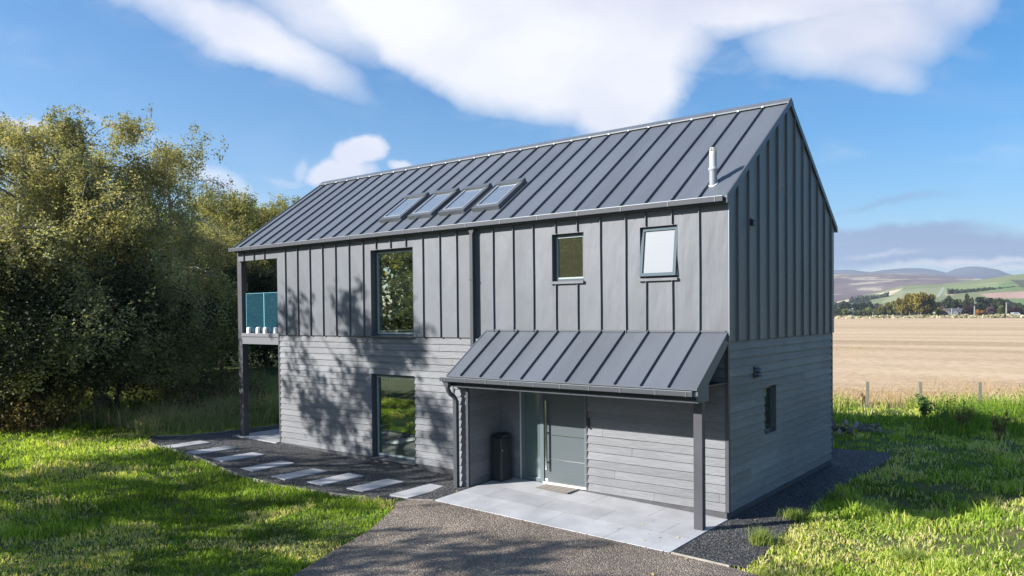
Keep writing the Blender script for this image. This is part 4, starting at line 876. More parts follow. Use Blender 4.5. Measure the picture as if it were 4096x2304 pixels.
q=g.random(len(x))<.35; P=np.stack([x[q],y[q],gz(x[q],y[q])+h[q]*g.uniform(.3,.95,q.sum())],1); LV,LF=leaves(P,.05,g,1.6,.6)
o=link('nettles',fast_mesh('nettles',LV,LF,WE,tone=g.uniform(0,.8,len(P)))); o['kind']='stuff'
# dock stalks standing up from the fence line
for k,(px,ds,hh,lab) in enumerate([(2535,24.5,1.0,'brown dock stalk nearest the right edge of the photo by the field fence'),(2440,25.5,.95,'brown dock stalk rising from the shaded nettles right of the tallest fence post'),(2345,27.2,.9,'green leafy weed clump between the two right fence posts'),(2190,30.3,.75,'brown dock stalk against the left fence post'),(2395,26,.8,'small green thistle in the shaded nettles by the fence')]):
    X=at(px,ds); e=empty('tall_weed',X,lab,'weed','tall weeds along the field fence'); gg=np.random.default_rng(200+k); paths=[];P=[]
    for s in range(9 if k==2 else 6):
        a=gg.uniform(0,6.28); sp=gg.uniform(.05,.3); H_=hh*gg.uniform(.6,1); t=np.linspace(0,1,5); pp=np.stack([np.cos(a)*sp*t,np.sin(a)*sp*t,t*H_],1); paths.append((pp,.008*(1-t*.6)))
        m_=70; tt=gg.uniform(.35,1,m_); P.append(np.stack([np.cos(a)*sp*tt,np.sin(a)*sp*tt,tt*H_],1)+gg.normal(0,.035,(m_,3)))
    V,F=tubes(paths,5); BR=pmat('dry_stem_%d'%k,(.16,.11,.06),rough=.9); o=link('stem',fast_mesh('stem',V,F,BR),e,False)
    P=np.concatenate(P); LV,LF=leaves(P,.035 if k!=2 else .06,gg); o=link('foliage',fast_mesh('heads',LV,LF,(leafmat('dock_seed_%d'%k,[(0,(.09,.05,.025)),(1,(.2,.13,.06))],.1) if k not in(2,4) else WE),tone=gg.uniform(0,1,len(P))),e,False)
# crop stalks
x,y,r=polar(90000,22,75,-26,4,g); u=y-fence_y(x); m=(u>.35); x,y,r,u=x[m],y[m],r[m],u[m]
h=.14*sstep(0,1.5,u)+.10; h=h*g.uniform(.6,1.2,len(x)); V,F,T=blades(x,y,gz(x,y)+.05,h,.004+.0006*r,g.uniform(.1,.7,len(x)),g,np.clip(.2+.5*fbm(x,y,3,70)+g.normal(0,.15,len(x)),0,1))
o=link('crop_stalks',fast_mesh('crop_stalks',V,F,STR,tone=T)); o['kind']='stuff'
# pebbles on gravel and drive
def pebbles(name,n,poly,r0,r1,a0,a1,s0,s1,mat,off=0,seed=1):
    g=np.random.default_rng(seed); x,y,r=polar(n,r0,r1,a0,a1,g); m=inpoly(x,y,poly)&~((x>-12.42)&(x<.0)&(y>0)&(y<5.92))&~((x>-5.22)&(x<-4.7)&(y>-1.06))
    for (sx,sy,w_,h_) in SLABS: m&=~((np.abs(x-sx)<w_+.01)&(np.abs(y-sy)<h_+.01))
    m&=~((x>-14.5)&(x<-12.4)&(y>-.13)&(y<1.62))
    x,y=x[m],y[m]; n=len(x); C=np.stack([x,y,gz(x,y)+off],1); s=g.uniform(s0,s1,n)
    O=np.array([[1,0,0],[0,1,0],[-1,0,0],[0,-1,0],[0,0,1],[0,0,-1.]]); J=g.uniform(.45,1.25,(n,6,1)); a=g.uniform(0,6.28,n); c,s_=np.cos(a),np.sin(a)
    Rm=np.stack([np.stack([c,-s_,0*c],1),np.stack([s_,c,0*c],1),np.stack([0*c,0*c,0*c+.6],1)],1); V=(np.einsum('nij,kj->nki',Rm,O)*J*s[:,None,None]+C[:,None,:]).reshape(-1,3)
    T=np.array([[0,1,4],[1,2,4],[2,3,4],[3,0,4]]); F=(np.arange(n)[:,None,None]*6+T[None]).reshape(-1,3)
    tt=np.repeat(g.beta(1.2,3.5,n),4); o=link(name,fast_mesh(name,V,F,mat,tone=tt)); o['kind']='stuff'
def chipmat(name,pts):
    m,nt,nd,ln=newmat(name); at_=N(nt,'ShaderNodeAttribute'); at_.attribute_name='tone'; r=ramp(nt,pts); ln.new(at_.outputs['Fac'],r.inputs[0]); p=N(nt,'ShaderNodeBsdfPrincipled'); p.inputs['Roughness'].default_value=.7; ln.new(r.outputs[0],p.inputs['Base Color']); o=N(nt,'ShaderNodeOutputMaterial'); ln.new(p.outputs[0],o.inputs[0]); return m
pebbles('gravel_chips',150000,GRV_FRONT,9,26,-74,5,.008,.021,chipmat('black_chips',[(0,(.02,.021,.024)),(.5,(.07,.068,.066)),(1,(.26,.25,.23))]),.004,2)
pebbles('drive_chips',80000,DRIVE,5,15,-62,5,.004,.011,chipmat('drive_chips',[(0,(.09,.075,.062)),(.5,(.19,.16,.13)),(1,(.42,.36,.29))]),.006,3)
# fallen leaves
g=np.random.default_rng(4); x,y,r=polar(900,5,20,-70,5,g); m=(g.random(900)<.5)&~((x>-12.4)&(x<0)&(y>-.05)&(y<6)); P=np.stack([x[m],y[m],gz(x[m],y[m])+.02+np.where(clear(x[m],y[m]),.06,0)],1); LV,LF=leaves(P,.035,g,1.3,3)
o=link('fallen_leaves',fast_mesh('fallen_leaves',LV,LF,leafmat('fallen',[(0,(.30,.16,.05)),(.6,(.45,.30,.10)),(1,(.55,.48,.2))],.1),tone=g.uniform(0,1,len(P)))); o['kind']='stuff'
# grass tussocks one can tell apart in the right foreground
TU=leafmat('tussock',[(0,(.08,.13,.02)),(.5,(.22,.29,.05)),(1,(.46,.42,.2))],.35)
for k,(px,py,hh,lab) in enumerate([(1925,1395,.30,'bright spiky grass tussock beside the dark gravel at the bottom right'),(2120,1290,.28,'grass tussock on the lit edge of the rough grass by the gravel corner'),(2310,1430,.26,'broad bladed bright green tuft at the bottom edge of the photo right of centre'),(2010,1330,.22,'low lime green tussock at the corner of the dark gravel'),(2500,1290,.28,'pale dry tussock at the right edge of the photo')]):
    f=(3.475)*1966/(py-(803.4-.0095*(px-1288))); x,y=camdir(px,f/math.cos(math.atan((px-1288)/1966.))); gg=np.random.default_rng(300+k); n=420
    bx_,by_=gg.normal(0,.09,n),gg.normal(0,.09,n); V,F,T=blades(bx_,by_,np.zeros(n),hh*gg.uniform(.4,1.1,n),.008+0*bx_,gg.uniform(.1,.9,n),gg,gg.uniform(0,.8 if k!=4 else 1,n))
    o=link('grass_tussock',fast_mesh('grass_tussock',V,F,TU,tone=T)); o.location=(x,y,float(gz(x,y))-.03); tag(o,lab,'grass tussock','tussocks in the right foreground')
# ---- fence posts, stones, sapling
for k,(x,y,hh,lab) in enumerate([(-1.845,16.91,1.1,'left weathered fence post nearest the house corner'),(-.289,17.68,1.08,'middle weathered fence post with a chipped top'),(1.383,18.40,1.12,'right weathered fence post, tallest of the three'),(3.1,19.2,.6,'short leaning fence post among weeds right of the others')]):
    mb=MB(); w=.05; hh-=.12; mb.prism([(-w,-w,-.2),(w,-w,-.2),(w,w,-.2),(-w,w,-.2)],(0,0,hh+.2)); mb.prism([(-w,-w,hh),(w,-w,hh),(w,w,hh),(-w,w,hh)],(0,0,.03*(k==1)+.004))
    o=link('fence_post',mb.mesh('fence_post',TIMBER)); o.location=(x,y,0); o.rotation_euler=(R(random.uniform(-2,2)),R(random.uniform(-2,2)),R(25)); m=o.modifiers.new('b','BEVEL'); m.width=.01; tag(o,lab,'fence post','fence posts along the crop field')
mb=MB()
for z in (.35,.65,.9):
    mb.tube([(-12,float(fence_y(-12)),z),(-1.845,16.96,z),(-.289,17.73,z-.01),(1.383,18.45,z),(3.1,19.25,z),(14,float(fence_y(14)),z)],.0016,4)
o=mb.build('fence_wire',TIMBER); tag(o,'thin wires strung between the field fence posts','wire')
def rock(seed,s):
    g=np.random.default_rng(seed); import bmesh; bm=bmesh.new(); bmesh.ops.create_icosphere(bm,subdivisions=2,radius=1)
    d=g.normal(0,1,(5,3)); 
    for v in bm.verts:
        c=v.co.copy(); k=1
        for q in d: k-=.30*max(0,c.dot(Vector(q))-.45)
        v.co=Vector((c.x*s*1.35*k,c.y*s*k,c.z*s*.7*k))+Vector(g.normal(0,.03*s,3))
    me=bpy.data.meshes.new('rock'); bm.to_mesh(me); bm.free(); a=me.attributes.new('tone','FLOAT','FACE'); a.data.foreach_set('value',[float(g.uniform(0,1))]*len(me.polygons)); me.materials.append(STONE); return me
RM=[rock(500+k,.13) for k in range(5)]; g=np.random.default_rng(12)
desc=['first','second','third','fourth','fifth','sixth','seventh','eighth','ninth','tenth','eleventh','twelfth','thirteenth','fourteenth','fifteenth','sixteenth']
for k in range(16):
    px=2100+k*8.6; ds=3.475*1966/((1108-(k%3)*6)-796); x,y=camdir(px,ds/math.cos(math.atan((px-1288)/1966.))); o=link('rock',RM[k%5]); o.location=(x,y+g.uniform(-.1,.1),.06+(.09 if k%4==1 else 0)); o.rotation_euler=tuple(g.uniform(0,6,3)); o.scale=[g.uniform(.75,1.15)]*3
    tag(o,'rough grey stone, %s from the house wall in the low row behind the gravel'%desc[k],'stone','row of field stones behind the house')
e=empty('sapling',at(462,36.5),'thin curved dark sapling with a drooping top in front of the wood','sapling'); t=np.linspace(0,1,9)
V,F=tubes([(np.stack([.5-t*.9+.3*t**2,0*t,t*2.1],1),.035*(1-t*.5)),(np.stack([-.1+0*t-.5*t,0*t,2.1+.2*t-.5*t**2],1),.02*(1-t*.6)),(np.stack([-.1+.5*t,0*t,2.1+.3*t-.7*t**2],1),.02*(1-t*.6))],6); link('stem',fast_mesh('stem',V,F,BARKD),e,False)
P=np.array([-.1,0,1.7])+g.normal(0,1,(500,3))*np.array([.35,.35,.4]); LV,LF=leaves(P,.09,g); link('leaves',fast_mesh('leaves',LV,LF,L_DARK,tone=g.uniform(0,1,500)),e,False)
# ------------------------------------------------------------------ distance
def fpx(xf,depth,z=0.):
    """world point at full-res image column xf and optical depth (metres), for things standing hundreds of metres off"""
    a=math.atan((xf-2048)/3074.)-R(38.1525); d=depth/math.cos(math.atan((xf-2048)/3074.)); return (CAM.x+math.sin(a)*d,CAM.y+math.cos(a)*d,z)
def hor(xf): return 1259-.0095*(xf-2056)
def elevz(xf,yf,depth): return CAM.z+(hor(xf)-yf)/3074.*depth
DT={}
def dtree(kind):
    if kind in DT: return DT[kind]
    g=np.random.default_rng(len(DT)+900); n=3600
    # lumpy crown of several lobes in a unit box (radius 1, height 1)
    k=16; c=g.normal(0,1,(k,3)); c/=np.linalg.norm(c,axis=1)[:,None]; c*=g.uniform(.35,.8,k)[:,None]; 
    if kind.startswith('cone'): c[:,2]=g.uniform(-.9,.9,k); rr=.75*(1-(c[:,2]+1)/2)+.1; c[:,:2]*=rr[:,None]
    i=g.integers(0,k,n); o=g.normal(0,1,(n,3)); o/=np.linalg.norm(o,axis=1)[:,None]; P=c[i]+o*g.uniform(.20,.38,n)[:,None]
    P[:,2]=P[:,2]*.46+.56; P[:,2]=np.clip(P[:,2],.12,1.02)
    V,F=leaves(P,.10,g,1.2); tone=np.clip(.5*g.uniform(0,1,k)[i]+.5*g.uniform(0,1,n),0,1)
    tv,tf=tubes([(np.array([[0,0,0],[0,0,.35],[0.02,0,.8]]),np.array([.05,.04,.015]))],6)
    for q in range(4):
        a=q*1.6; v2,f2=tubes([(np.array([[0,0,.25],[.3*math.cos(a),.3*math.sin(a),.5],[.5*math.cos(a),.5*math.sin(a),.7]]),np.array([.03,.02,.008]))],5); tf=np.concatenate([tf,f2+len(tv)]); tv=np.concatenate([tv,v2])
    DT[kind]=(fast_mesh('trunk',tv,tf),fast_mesh('crown',V,F,None,tone=tone)); return DT[kind]
def lm(name,a,b): return leafmat(name,[(0,tuple(q*.55 for q in a)),(.5,a),(1,b)],.2)
DM=dict(pale=lm('far_pale',(.15,.17,.05),(.25,.25,.09)),conifer=lm('far_conifer',(.02,.035,.02),(.045,.065,.03)),greygreen=lm('far_greygreen',(.06,.075,.055),(.10,.115,.07)),
 brown=lm('far_brown',(.12,.09,.07),(.18,.14,.10)),olive=lm('far_olive',(.12,.115,.025),(.20,.18,.04)),gold=lm('far_gold',(.15,.12,.016),(.26,.20,.03)),yellow=lm('far_yellow',(.34,.24,.04),(.48,.34,.08)),
 dark=lm('far_dark',(.035,.045,.018),(.07,.08,.03)),orange=lm('far_orange',(.36,.17,.05),(.5,.26,.09)),purple=lm('far_purple',(.11,.07,.075),(.17,.11,.11)),wine=lm('far_wine',(.05,.028,.035),(.085,.05,.055)),green=lm('far_green',(.09,.11,.03),(.16,.17,.05)))
KN=dict(pale='pale green',conifer='dark conifer-like',greygreen='hazy grey green',brown='brownish',olive='olive',gold='golden olive',yellow='yellow',dark='dark green',orange='orange',purple='dusky purple',wine='dark wine red',green='yellow green')
FT=[(3382,13,1235,600,'pale'),(3400,10,1242,600,'pale'),(3369,12,1223,650,'conifer'),(3389,13,1220,650,'conifer'),(3435,12,1241,600,'green'),(3451,11,1242,600,'brown'),(3477,16,1230,600,'pale'),(3505,13,1241,580,'green'),
 (3418,16,1223,660,'conifer'),(3441,15,1222,660,'conifer'),(3462,15,1225,660,'conifer'),(3486,16,1222,660,'conifer'),(3348,20,1212,900,'greygreen'),(3374,22,1205,900,'greygreen'),(3404,20,1211,900,'greygreen'),(3437,22,1203,900,'greygreen'),(3465,20,1200,900,'greygreen'),(3492,20,1208,900,'greygreen'),(3516,15,1219,800,'brown'),
 (3528,13,1224,520,'olive'),(3547,16,1216,520,'olive'),(3569,19,1208,520,'olive'),(3590,18,1204,515,'olive'),(3616,26,1193,460,'gold'),(3645,28,1190,455,'gold'),(3674,31,1182,450,'gold'),(3703,26,1193,455,'gold'),
 (3735,15,1208,505,'dark'),(3746,12,1240,500,'green'),(3760,14,1234,462,'yellow'),(3769,12,1227,480,'brown'),(3796,26,1195,500,'dark'),(3812,18,1190,510,'dark'),(3829,20,1202,520,'green'),(3852,20,1210,500,'dark'),(3876,18,1183,505,'dark'),(3881,20,1220,478,'wine'),
 (3917,26,1200,500,'conifer'),(3941,24,1212,500,'conifer'),(3960,24,1202,520,'conifer'),(3991,24,1195,505,'dark'),(4008,20,1208,505,'conifer'),(3915,14,1240,462,'orange'),(3961,16,1228,470,'purple'),(4005,17,1224,468,'green'),(4055,22,1229,470,'wine'),
 (4028,18,1199,620,'greygreen'),(4046,18,1205,620,'brown'),(4069,22,1215,600,'dark'),(4092,18,1221,600,'greygreen'),(3950,22,1194,640,'greygreen'),(3775,20,1206,640,'greygreen'),(4110,20,1215,600,'dark'),(4135,24,1208,600,'conifer')]
FL=['pale green little tree nearest the house corner beyond the field', 'second pale green little tree from the house corner, beside the white cottage', 'dark conifer left of the tiny white cottage', 'dark conifer directly behind the pale little trees, right of the first conifer', 'small yellow green tree right of the white cottage', 'small brownish bush between two little green trees beyond the field', 'taller pale green tree in front of the row of dark conifers', 'low yellow green bush at the left foot of the olive avenue', 'one of four dark conifers in a row behind the little trees', 'one of four dark conifers in a row behind the little trees', 'one of four dark conifers in a row behind the little trees', 'one of four dark conifers in a row behind the little trees', 'one of six hazy grey green trees at the foot of the tan field', 'one of six hazy grey green trees at the foot of the tan field', 'one of six hazy grey green trees at the foot of the tan field', 'one of six hazy grey green trees at the foot of the tan field', 'one of six hazy grey green trees at the foot of the tan field', 'one of six hazy grey green trees at the foot of the tan field', 'brownish tree just behind the left end of the olive avenue', 'lowest olive tree at the left end of the avenue', 'second olive avenue tree from its left end', 'third olive avenue tree from its left end', 'olive avenue tree touching the big golden clump', 'left shoulder tree of the big golden olive clump', 'left middle tree of the big golden olive clump', 'highest tree of the big golden olive clump', 'right shoulder tree of the big golden olive clump', 'dark green tree right behind the golden clump', 'small yellow green bush right of the golden clump', 'small yellow tree left of the shed with orange roof', 'brown tree behind the small yellow tree', 'broad dark green tree left behind the bungalow', 'dark green treetop directly behind the bungalow roof', 'yellow green tree right behind the bungalow', 'dark green tree left of the tall narrow tree', 'tall narrow dark tree, highest behind the bungalow', 'dark wine red bush right of the bungalow', 'broad nearly black tree behind the orange tree', 'nearly black tree between the middle and tallest poles', 'nearly black tree behind the dusky purple tree', 'rounded dark green tree above the yellow green one', 'nearly black tree just left of the tallest pole', 'small round orange tree right of the middle pole', 'dusky purple tree right of the orange tree', 'yellow green tree left of the tallest pole', 'dark wine red tree right of the tallest pole', 'hazy grey green tree behind the tallest pole', 'brownish tree behind the dark wine red tree', 'dark green tree beyond the white vehicle', 'hazy grey green tree at the right end of the far tree line', 'hazy grey green treetop behind the nearly black trees', 'hazy grey green treetop behind the bungalow', 'dark tree just outside the right edge beyond the field', 'nearly black tree outside the right edge beyond the field']
cnt={}
for k,(xf,hw,yt,dep,kd) in enumerate(FT):
    z=elevz(xf,yt,dep)*1.12; hwm=hw/3074.*dep*1.35; tm,cm=dtree(('cone' if kd=='conifer' else 'lobe')+str(k%3)); cnt[kd]=cnt.get(kd,0)+1
    lab=FL[k]
    if kd=='gold': hwm*=1.25; z*=1.1
    e=empty('distant_tree',fpx(xf,dep,-.3),lab,'tree','trees beyond the crop field',k*1.7); e.scale=(hwm,hwm,z+.3)
    for nm,me,mt in (('trunk',tm,BARKD),('crown',cm,DM[kd])):
        if not me.materials: me.materials.append(None)
        o=bpy.data.objects.new(nm,me); COL.objects.link(o); o.parent=e; o.material_slots[0].link='OBJECT'; o.material_slots[0].material=mt
# scrub filling between them, the verge bank and hedges
g=np.random.default_rng(15); P=[]
for k in range(2600):
    xf=g.uniform(2700,4600); dep=g.uniform(500,560) if xf>3730 else g.uniform(640,720); p=fpx(xf,dep); hh=g.uniform(.5,5.5); P.append(np.array([p[0],p[1],hh])+g.normal(0,1,(12,3))*np.array([2,2,.9]))
P=np.concatenate(P); P[:,2]=np.abs(P[:,2]); V,F=leaves(P,1.2,g); o=link('far_scrub',fast_mesh('far_scrub',V,F,DM['dark'],tone=g.uniform(0,1,len(P)))); o['kind']='stuff'
P=[];T=[]
for k in range(5200):
    xf=g.uniform(2500,4500); dep=g.uniform(345,400); p=fpx(xf,dep); P.append([p[0],p[1],g.uniform(0,1.1)*(.6+.6*math.sin(xf*.02)**2)])
P=np.array(P); V,F=leaves(P,1.1,g); o=link('verge_grass',fast_mesh('verge_grass',V,F,leafmat('verge',[(0,(.19,.17,.08)),(.5,(.38,.32,.2)),(.9,(.52,.45,.3)),(1,(.15,.18,.05))],.1),tone=g.uniform(0,1,len(P)))); o['kind']='stuff'
for k,(xf,yt,lab) in enumerate([(3808,1233,'shortest of the three plain poles, in front of the bungalow'),(3898.5,1223,'middle height pole left of the orange tree'),(4026,1210,'tallest pole, near the right edge of the photo')]):
    h_=elevz(xf,yt,419); mb=MB(); mb.tube([(0,0,0),(0,0,h_)],[.5,.32],10); o=link('utility_pole',mb.mesh('utility_pole',pmat('pole_grey_%d'%k,(.22,.215,.19),rough=.9))); o.location=fpx(xf,419); tag(o,lab,'pole','poles beyond the crop field')
for k,(xf,lab) in enumerate([(3492,'short thin post left of the avenue of olive trees'),(3605,'short thin post under the golden olive trees, left one'),(3638,'short thin post under the golden olive trees, middle one'),(3684,'short thin post under the golden olive trees, right one')]):
    h_=elevz(xf,1249,430); mb=MB(); mb.tube([(0,0,0),(0,0,3.2)],[.18,.15],8); o=link('road_post',mb.mesh('road_post',TIMBER)); o.location=fpx(xf,430); tag(o,lab,'post','posts beyond the crop field')
e=empty('signal_post',fpx(3737,425),'post carrying a small box at the right foot of the golden trees','post'); mb=MB(); mb.tube([(0,0,0),(0,0,2.6)],.16,8); local(mb,'pole',TIMBER,e); mb=MB(); mb.box(-.6,.6,-.25,.25,1.9,2.9); local(mb,'box',pmat('box_olive',(.25,.26,.17),rough=.7),e)
def bungalow(xf,dep,L,Wd,hw_,hr,lab,wallc,roofc,rz,dorm=0):  # small far houses
    e=empty('bungalow',fpx(xf,dep,0),lab,'house',None,rz); wm=pmat('bw%d'%xf,wallc,rough=.8); rm=pmat('br%d'%xf,roofc,rough=.8)
    mb=MB(); mb.box(-L/2,L/2,-Wd/2,Wd/2,0,hw_); mb.prism([(-L/2,-Wd/2,hw_),(-L/2,Wd/2,hw_),(-L/2,0,hr-.1)],(L,0,0)); local(mb,'wall',wm,e)
    mb=MB()
    for s in (-1,1): mb.prism([(-L/2-.3,0,hr),(-L/2-.3,s*(Wd/2+.35),hw_-.1),(-L/2-.3,s*(Wd/2+.35),hw_+.08),(-L/2-.3,0,hr+.18)],(L+.6,0,0))
    r=local(mb,'roof',rm,e); mb=MB(); mb.box(L*.25,L*.25+.7,-.35,.35,hr-.2,hr+.9); o=link('chimney',mb.mesh('chimney',wm),r,False)
    for q in range(3):
        mb=MB(); mb.box(-L/2+1.2+q*L*.3,-L/2+2.5+q*L*.3,-Wd/2-.06,-Wd/2-.005,.9,2.0); local(mb,'window',pmat('bwin%d%d'%(xf,q),(.1,.12,.14),rough=.1),e)
    for q in range(dorm):
        x=-L*.1+q*L*.38; mb=MB(); mb.prism([(x-1.4,-Wd/2-1.6,0),(x+1.4,-Wd/2-1.6,0),(x+1.4,-Wd/2-1.6,2.3),(x,-Wd/2-1.6,3.6),(x-1.4,-Wd/2-1.6,2.3)],(0,Wd/2+1.6,0)); local(mb,'gabled_bay',pmat('bay%d%d'%(xf,q),(.11,.115,.12),rough=.8),e)
bungalow(3812,474,10.5,6.5,2.4,4.7,'low grey roofed bungalow with two pale gabled bays among the far trees',(.10,.10,.095),(.055,.057,.065),R(-8),2)
bungalow(3768,462,4.4,3.6,1.9,3.4,'small shed with orange pink roof left of the grey bungalow',(.2,.15,.12),(.30,.15,.10),R(25))
bungalow(3405,640,4.5,4,2.6,5.4,'tiny white gabled cottage among dark conifers far left by the house corner',(.42,.42,.4),(.15,.15,.16),R(60))
vn=empty('parked_van',fpx(4062,455,0),'small white vehicle parked under the dark wine red tree','van',None,R(15)); mb=MB(); mb.prism([(-2.3,-.9,.4),(2.3,-.9,.4),(2.3,-.9,1.2),(1.3,-.9,2.0),(-2.3,-.9,2.0)],(0,1.8,0)); local(mb,'body',pmat('van_paint',(.4,.41,.42),rough=.4),vn,.1)
for q in (-1.4,1.4): mb=MB(); mb.tube([(q,-.95,.35),(q,.95,.35)],.35,12); local(mb,'wheel',BLACK,vn)
mb=MB(); mb.box(-1.,1.2,-.93,-.905,1.25,1.75); local(mb,'window',FRAME,vn)
# hills: radial terrain sheets with crest lines taken at true distance
def hill(name,prof,d0,d1,mat,rough_=0,colf=None,pw=1.,na=260,nr=46,back=1.25):
    a=np.linspace(-80,25,na); xs=2048+3074*np.tan(np.clip(np.radians(a+38.1525),-1.2,1.2)); el=np.interp(xs,[p[0] for p in prof],[p[1] for p in prof])
    t=np.linspace(0,1,nr); A,T=np.meshgrid(np.radians(a),t); E=np.broadcast_to(el,(nr,na)); D=d0+(d1-d0)*T
    Zc=CAM.z+E*d1*1.0; Z=Zc*(T**pw)*(1-.0*T)-(1-T)*2
    if rough_: Z=Z+rough_*(fbm(np.sin(A)*D,np.cos(A)*D,d1*.12,33)-.5)*np.sin(np.pi*T)
    X=CAM.x+np.sin(A)*D; Y=CAM.y+np.cos(A)*D
    # back slope
    Xb=CAM.x+np.sin(A[-1])*d1*back; Yb=CAM.y+np.cos(A[-1])*d1*back; X=np.vstack([X,Xb]);Y=np.vstack([Y,Yb]);Z=np.vstack([Z,Z[-1]*.2])
    n0,n1=X.shape; V=np.stack([X.ravel(),Y.ravel(),Z.ravel()],1); i=(np.arange(n0-1)[:,None]*n1+np.arange(n1-1)).ravel(); F=np.stack([i,i+1,i+1+n1,i+n1],1)
    me=fast_mesh(name,V,F,mat,smooth=True)
    if colf:
        c=colf(V); at_=me.color_attributes.new('fieldcol','FLOAT_COLOR','POINT'); at_.data.foreach_set('color',np.concatenate([c,np.ones((len(c),1))],1).astype(np.float32).ravel())
    o=link(name,me); o['kind']='structure'; return V
def hillmat(name,cols,sc,attr=False):
    m,nt,nd,ln=newmat(name); o=N(nt,'ShaderNodeOutputMaterial'); p=N(nt,'ShaderNodeBsdfPrincipled'); ln.new(p.outputs[0],o.inputs[0]); p.inputs['Roughness'].default_value=1; p.inputs['Specular IOR Level'].default_value=0
    tc=N(nt,'ShaderNodeTexCoord'); mp=N(nt,'ShaderNodeMapping'); mp.inputs['Scale'].default_value=(sc,sc*.55,sc*4); mp.inputs['Rotation'].default_value=(0,0,R(10)); ln.new(tc.outputs['Object'],mp.inputs[0])
    nz=N(nt,'ShaderNodeTexNoise'); nz.inputs['Scale'].default_value=1; nz.inputs['Detail'].default_value=7; nz.inputs['Roughness'].default_value=.6; ln.new(mp.outputs[0],nz.inputs['Vector'])
    if attr:
        at_=N(nt,'ShaderNodeAttribute'); at_.attribute_name='fieldcol'; mr=N(nt,'ShaderNodeMapRange'); mr.inputs[1].default_value=.3; mr.inputs[2].default_value=.7; mr.inputs[3].default_value=.85; mr.inputs[4].default_value=1.15; ln.new(nz.outputs[0],mr.inputs[0])
        mx=N(nt,'ShaderNodeVectorMath',operation='SCALE'); ln.new(at_.outputs['Color'],mx.inputs[0]); ln.new(mr.outputs[0],mx.inputs['Scale']); ln.new(mx.outputs[0],p.inputs['Base Color'])
    else:
        r=ramp(nt,cols); ln.new(nz.outputs[0],r.inputs[0]); ln.new(r.outputs[0],p.inputs['Base Color'])
    return m
E_=lambda xf,yf:(xf,(hor(xf)-yf)/3074.)
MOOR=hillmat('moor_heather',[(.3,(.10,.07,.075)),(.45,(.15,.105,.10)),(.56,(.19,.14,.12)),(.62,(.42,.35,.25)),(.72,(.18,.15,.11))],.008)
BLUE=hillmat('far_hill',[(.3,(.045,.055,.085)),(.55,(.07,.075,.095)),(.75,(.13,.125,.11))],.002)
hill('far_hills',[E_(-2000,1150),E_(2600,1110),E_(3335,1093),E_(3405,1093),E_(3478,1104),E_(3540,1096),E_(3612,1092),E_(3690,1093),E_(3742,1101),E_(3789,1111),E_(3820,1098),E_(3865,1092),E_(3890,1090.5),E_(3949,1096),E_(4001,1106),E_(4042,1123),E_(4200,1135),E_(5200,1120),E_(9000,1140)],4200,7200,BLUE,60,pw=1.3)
hill('moor_hills',[E_(-2000,1170),E_(2600,1130),E_(3335,1107),E_(3450,1109),E_(3600,1110),E_(3789,1122),E_(3892,1130),E_(3960,1137),E_(4200,1140),E_(9000,1150)],1900,4100,MOOR,70,pw=1.25)
GP=[E_(-2000,1215),E_(2600,1215),E_(3335,1213),E_(3360,1207),E_(3430,1192),E_(3520,1173),E_(3610,1155),E_(3700,1150),E_(3773,1149),E_(3923,1137),E_(4037,1124),E_(4120,1118),E_(4400,1130),E_(9000,1150)]
def gcol(V):
    dx=V[:,0]-CAM.x; dy=V[:,1]-CAM.y; yaw=np.arctan2(dx,dy)+R(38.1525); dep=np.hypot(dx,dy)*np.cos(yaw); xf=2048+3074*np.tan(np.clip(yaw,-1.2,1.2)); yf=hor(xf)-(V[:,2]-CAM.z)/np.maximum(dep,1)*3074
    # field boundaries on the hillside (surveyed from the photograph): colour of each crop
    c=np.tile(np.array([[.19,.21,.11]]),(len(V),1)); n=fbm(V[:,0],V[:,1],60,55)
    tan=inpoly(xf,yf,[(3320,1215),(3360,1205),(3430,1190),(3520,1172),(3612,1153),(3590,1166),(3545,1190),(3500,1195),(3440,1204),(3400,1212),(3330,1225)]); c[tan]=(.50,.42,.29)
    c[inpoly(xf,yf,[(3388,1196),(3400,1191),(3420,1192),(3424,1198),(3408,1202),(3392,1200)])]=(.14,.12,.09)
    c[inpoly(xf,yf,[(3440,1184),(3500,1177),(3530,1178),(3490,1186),(3445,1190)])]=(.10,.12,.07)
    c[inpoly(xf,yf,[(3600,1160),(3770,1148),(3745,1196),(3600,1215),(3520,1215),(3560,1185)])]=(.25,.265,.15)
    c[inpoly(xf,yf,[(3773,1148),(3990,1128),(4000,1160),(3800,1176),(3760,1200)])]=(.22,.26,.125)
    c[inpoly(xf,yf,[(4037,1124),(4096,1155),(3990,1162),(3950,1160)])]=(.15,.21,.10)
    c[inpoly(xf,yf,[(4040,1120),(4400,1120),(4400,1170),(4110,1165)])]=(.10,.11,.08)
    c[inpoly(xf,yf,[(3915,1176),(4100,1165),(4400,1168),(4400,1195),(4020,1194),(3960,1192)])]=(.40,.27,.22)
    c[inpoly(xf,yf,[(3778,1175),(3812,1175),(3812,1181),(3780,1181)])]=(.42,.34,.26)
    road=inpoly(xf,yf,[(3770,1148),(3779,1148),(3757,1189),(3745,1189)]); c[road]=(.36,.36,.30)
    c[(xf>4000)&(yf>1194)]=(.15,.21,.10)
    return c*(.9+.2*n[:,None])
hill('green_hill',GP,780,2000,hillmat('hill_fields',None,.02,True),0,colf=gcol,pw=1.0,na=1400,nr=150)
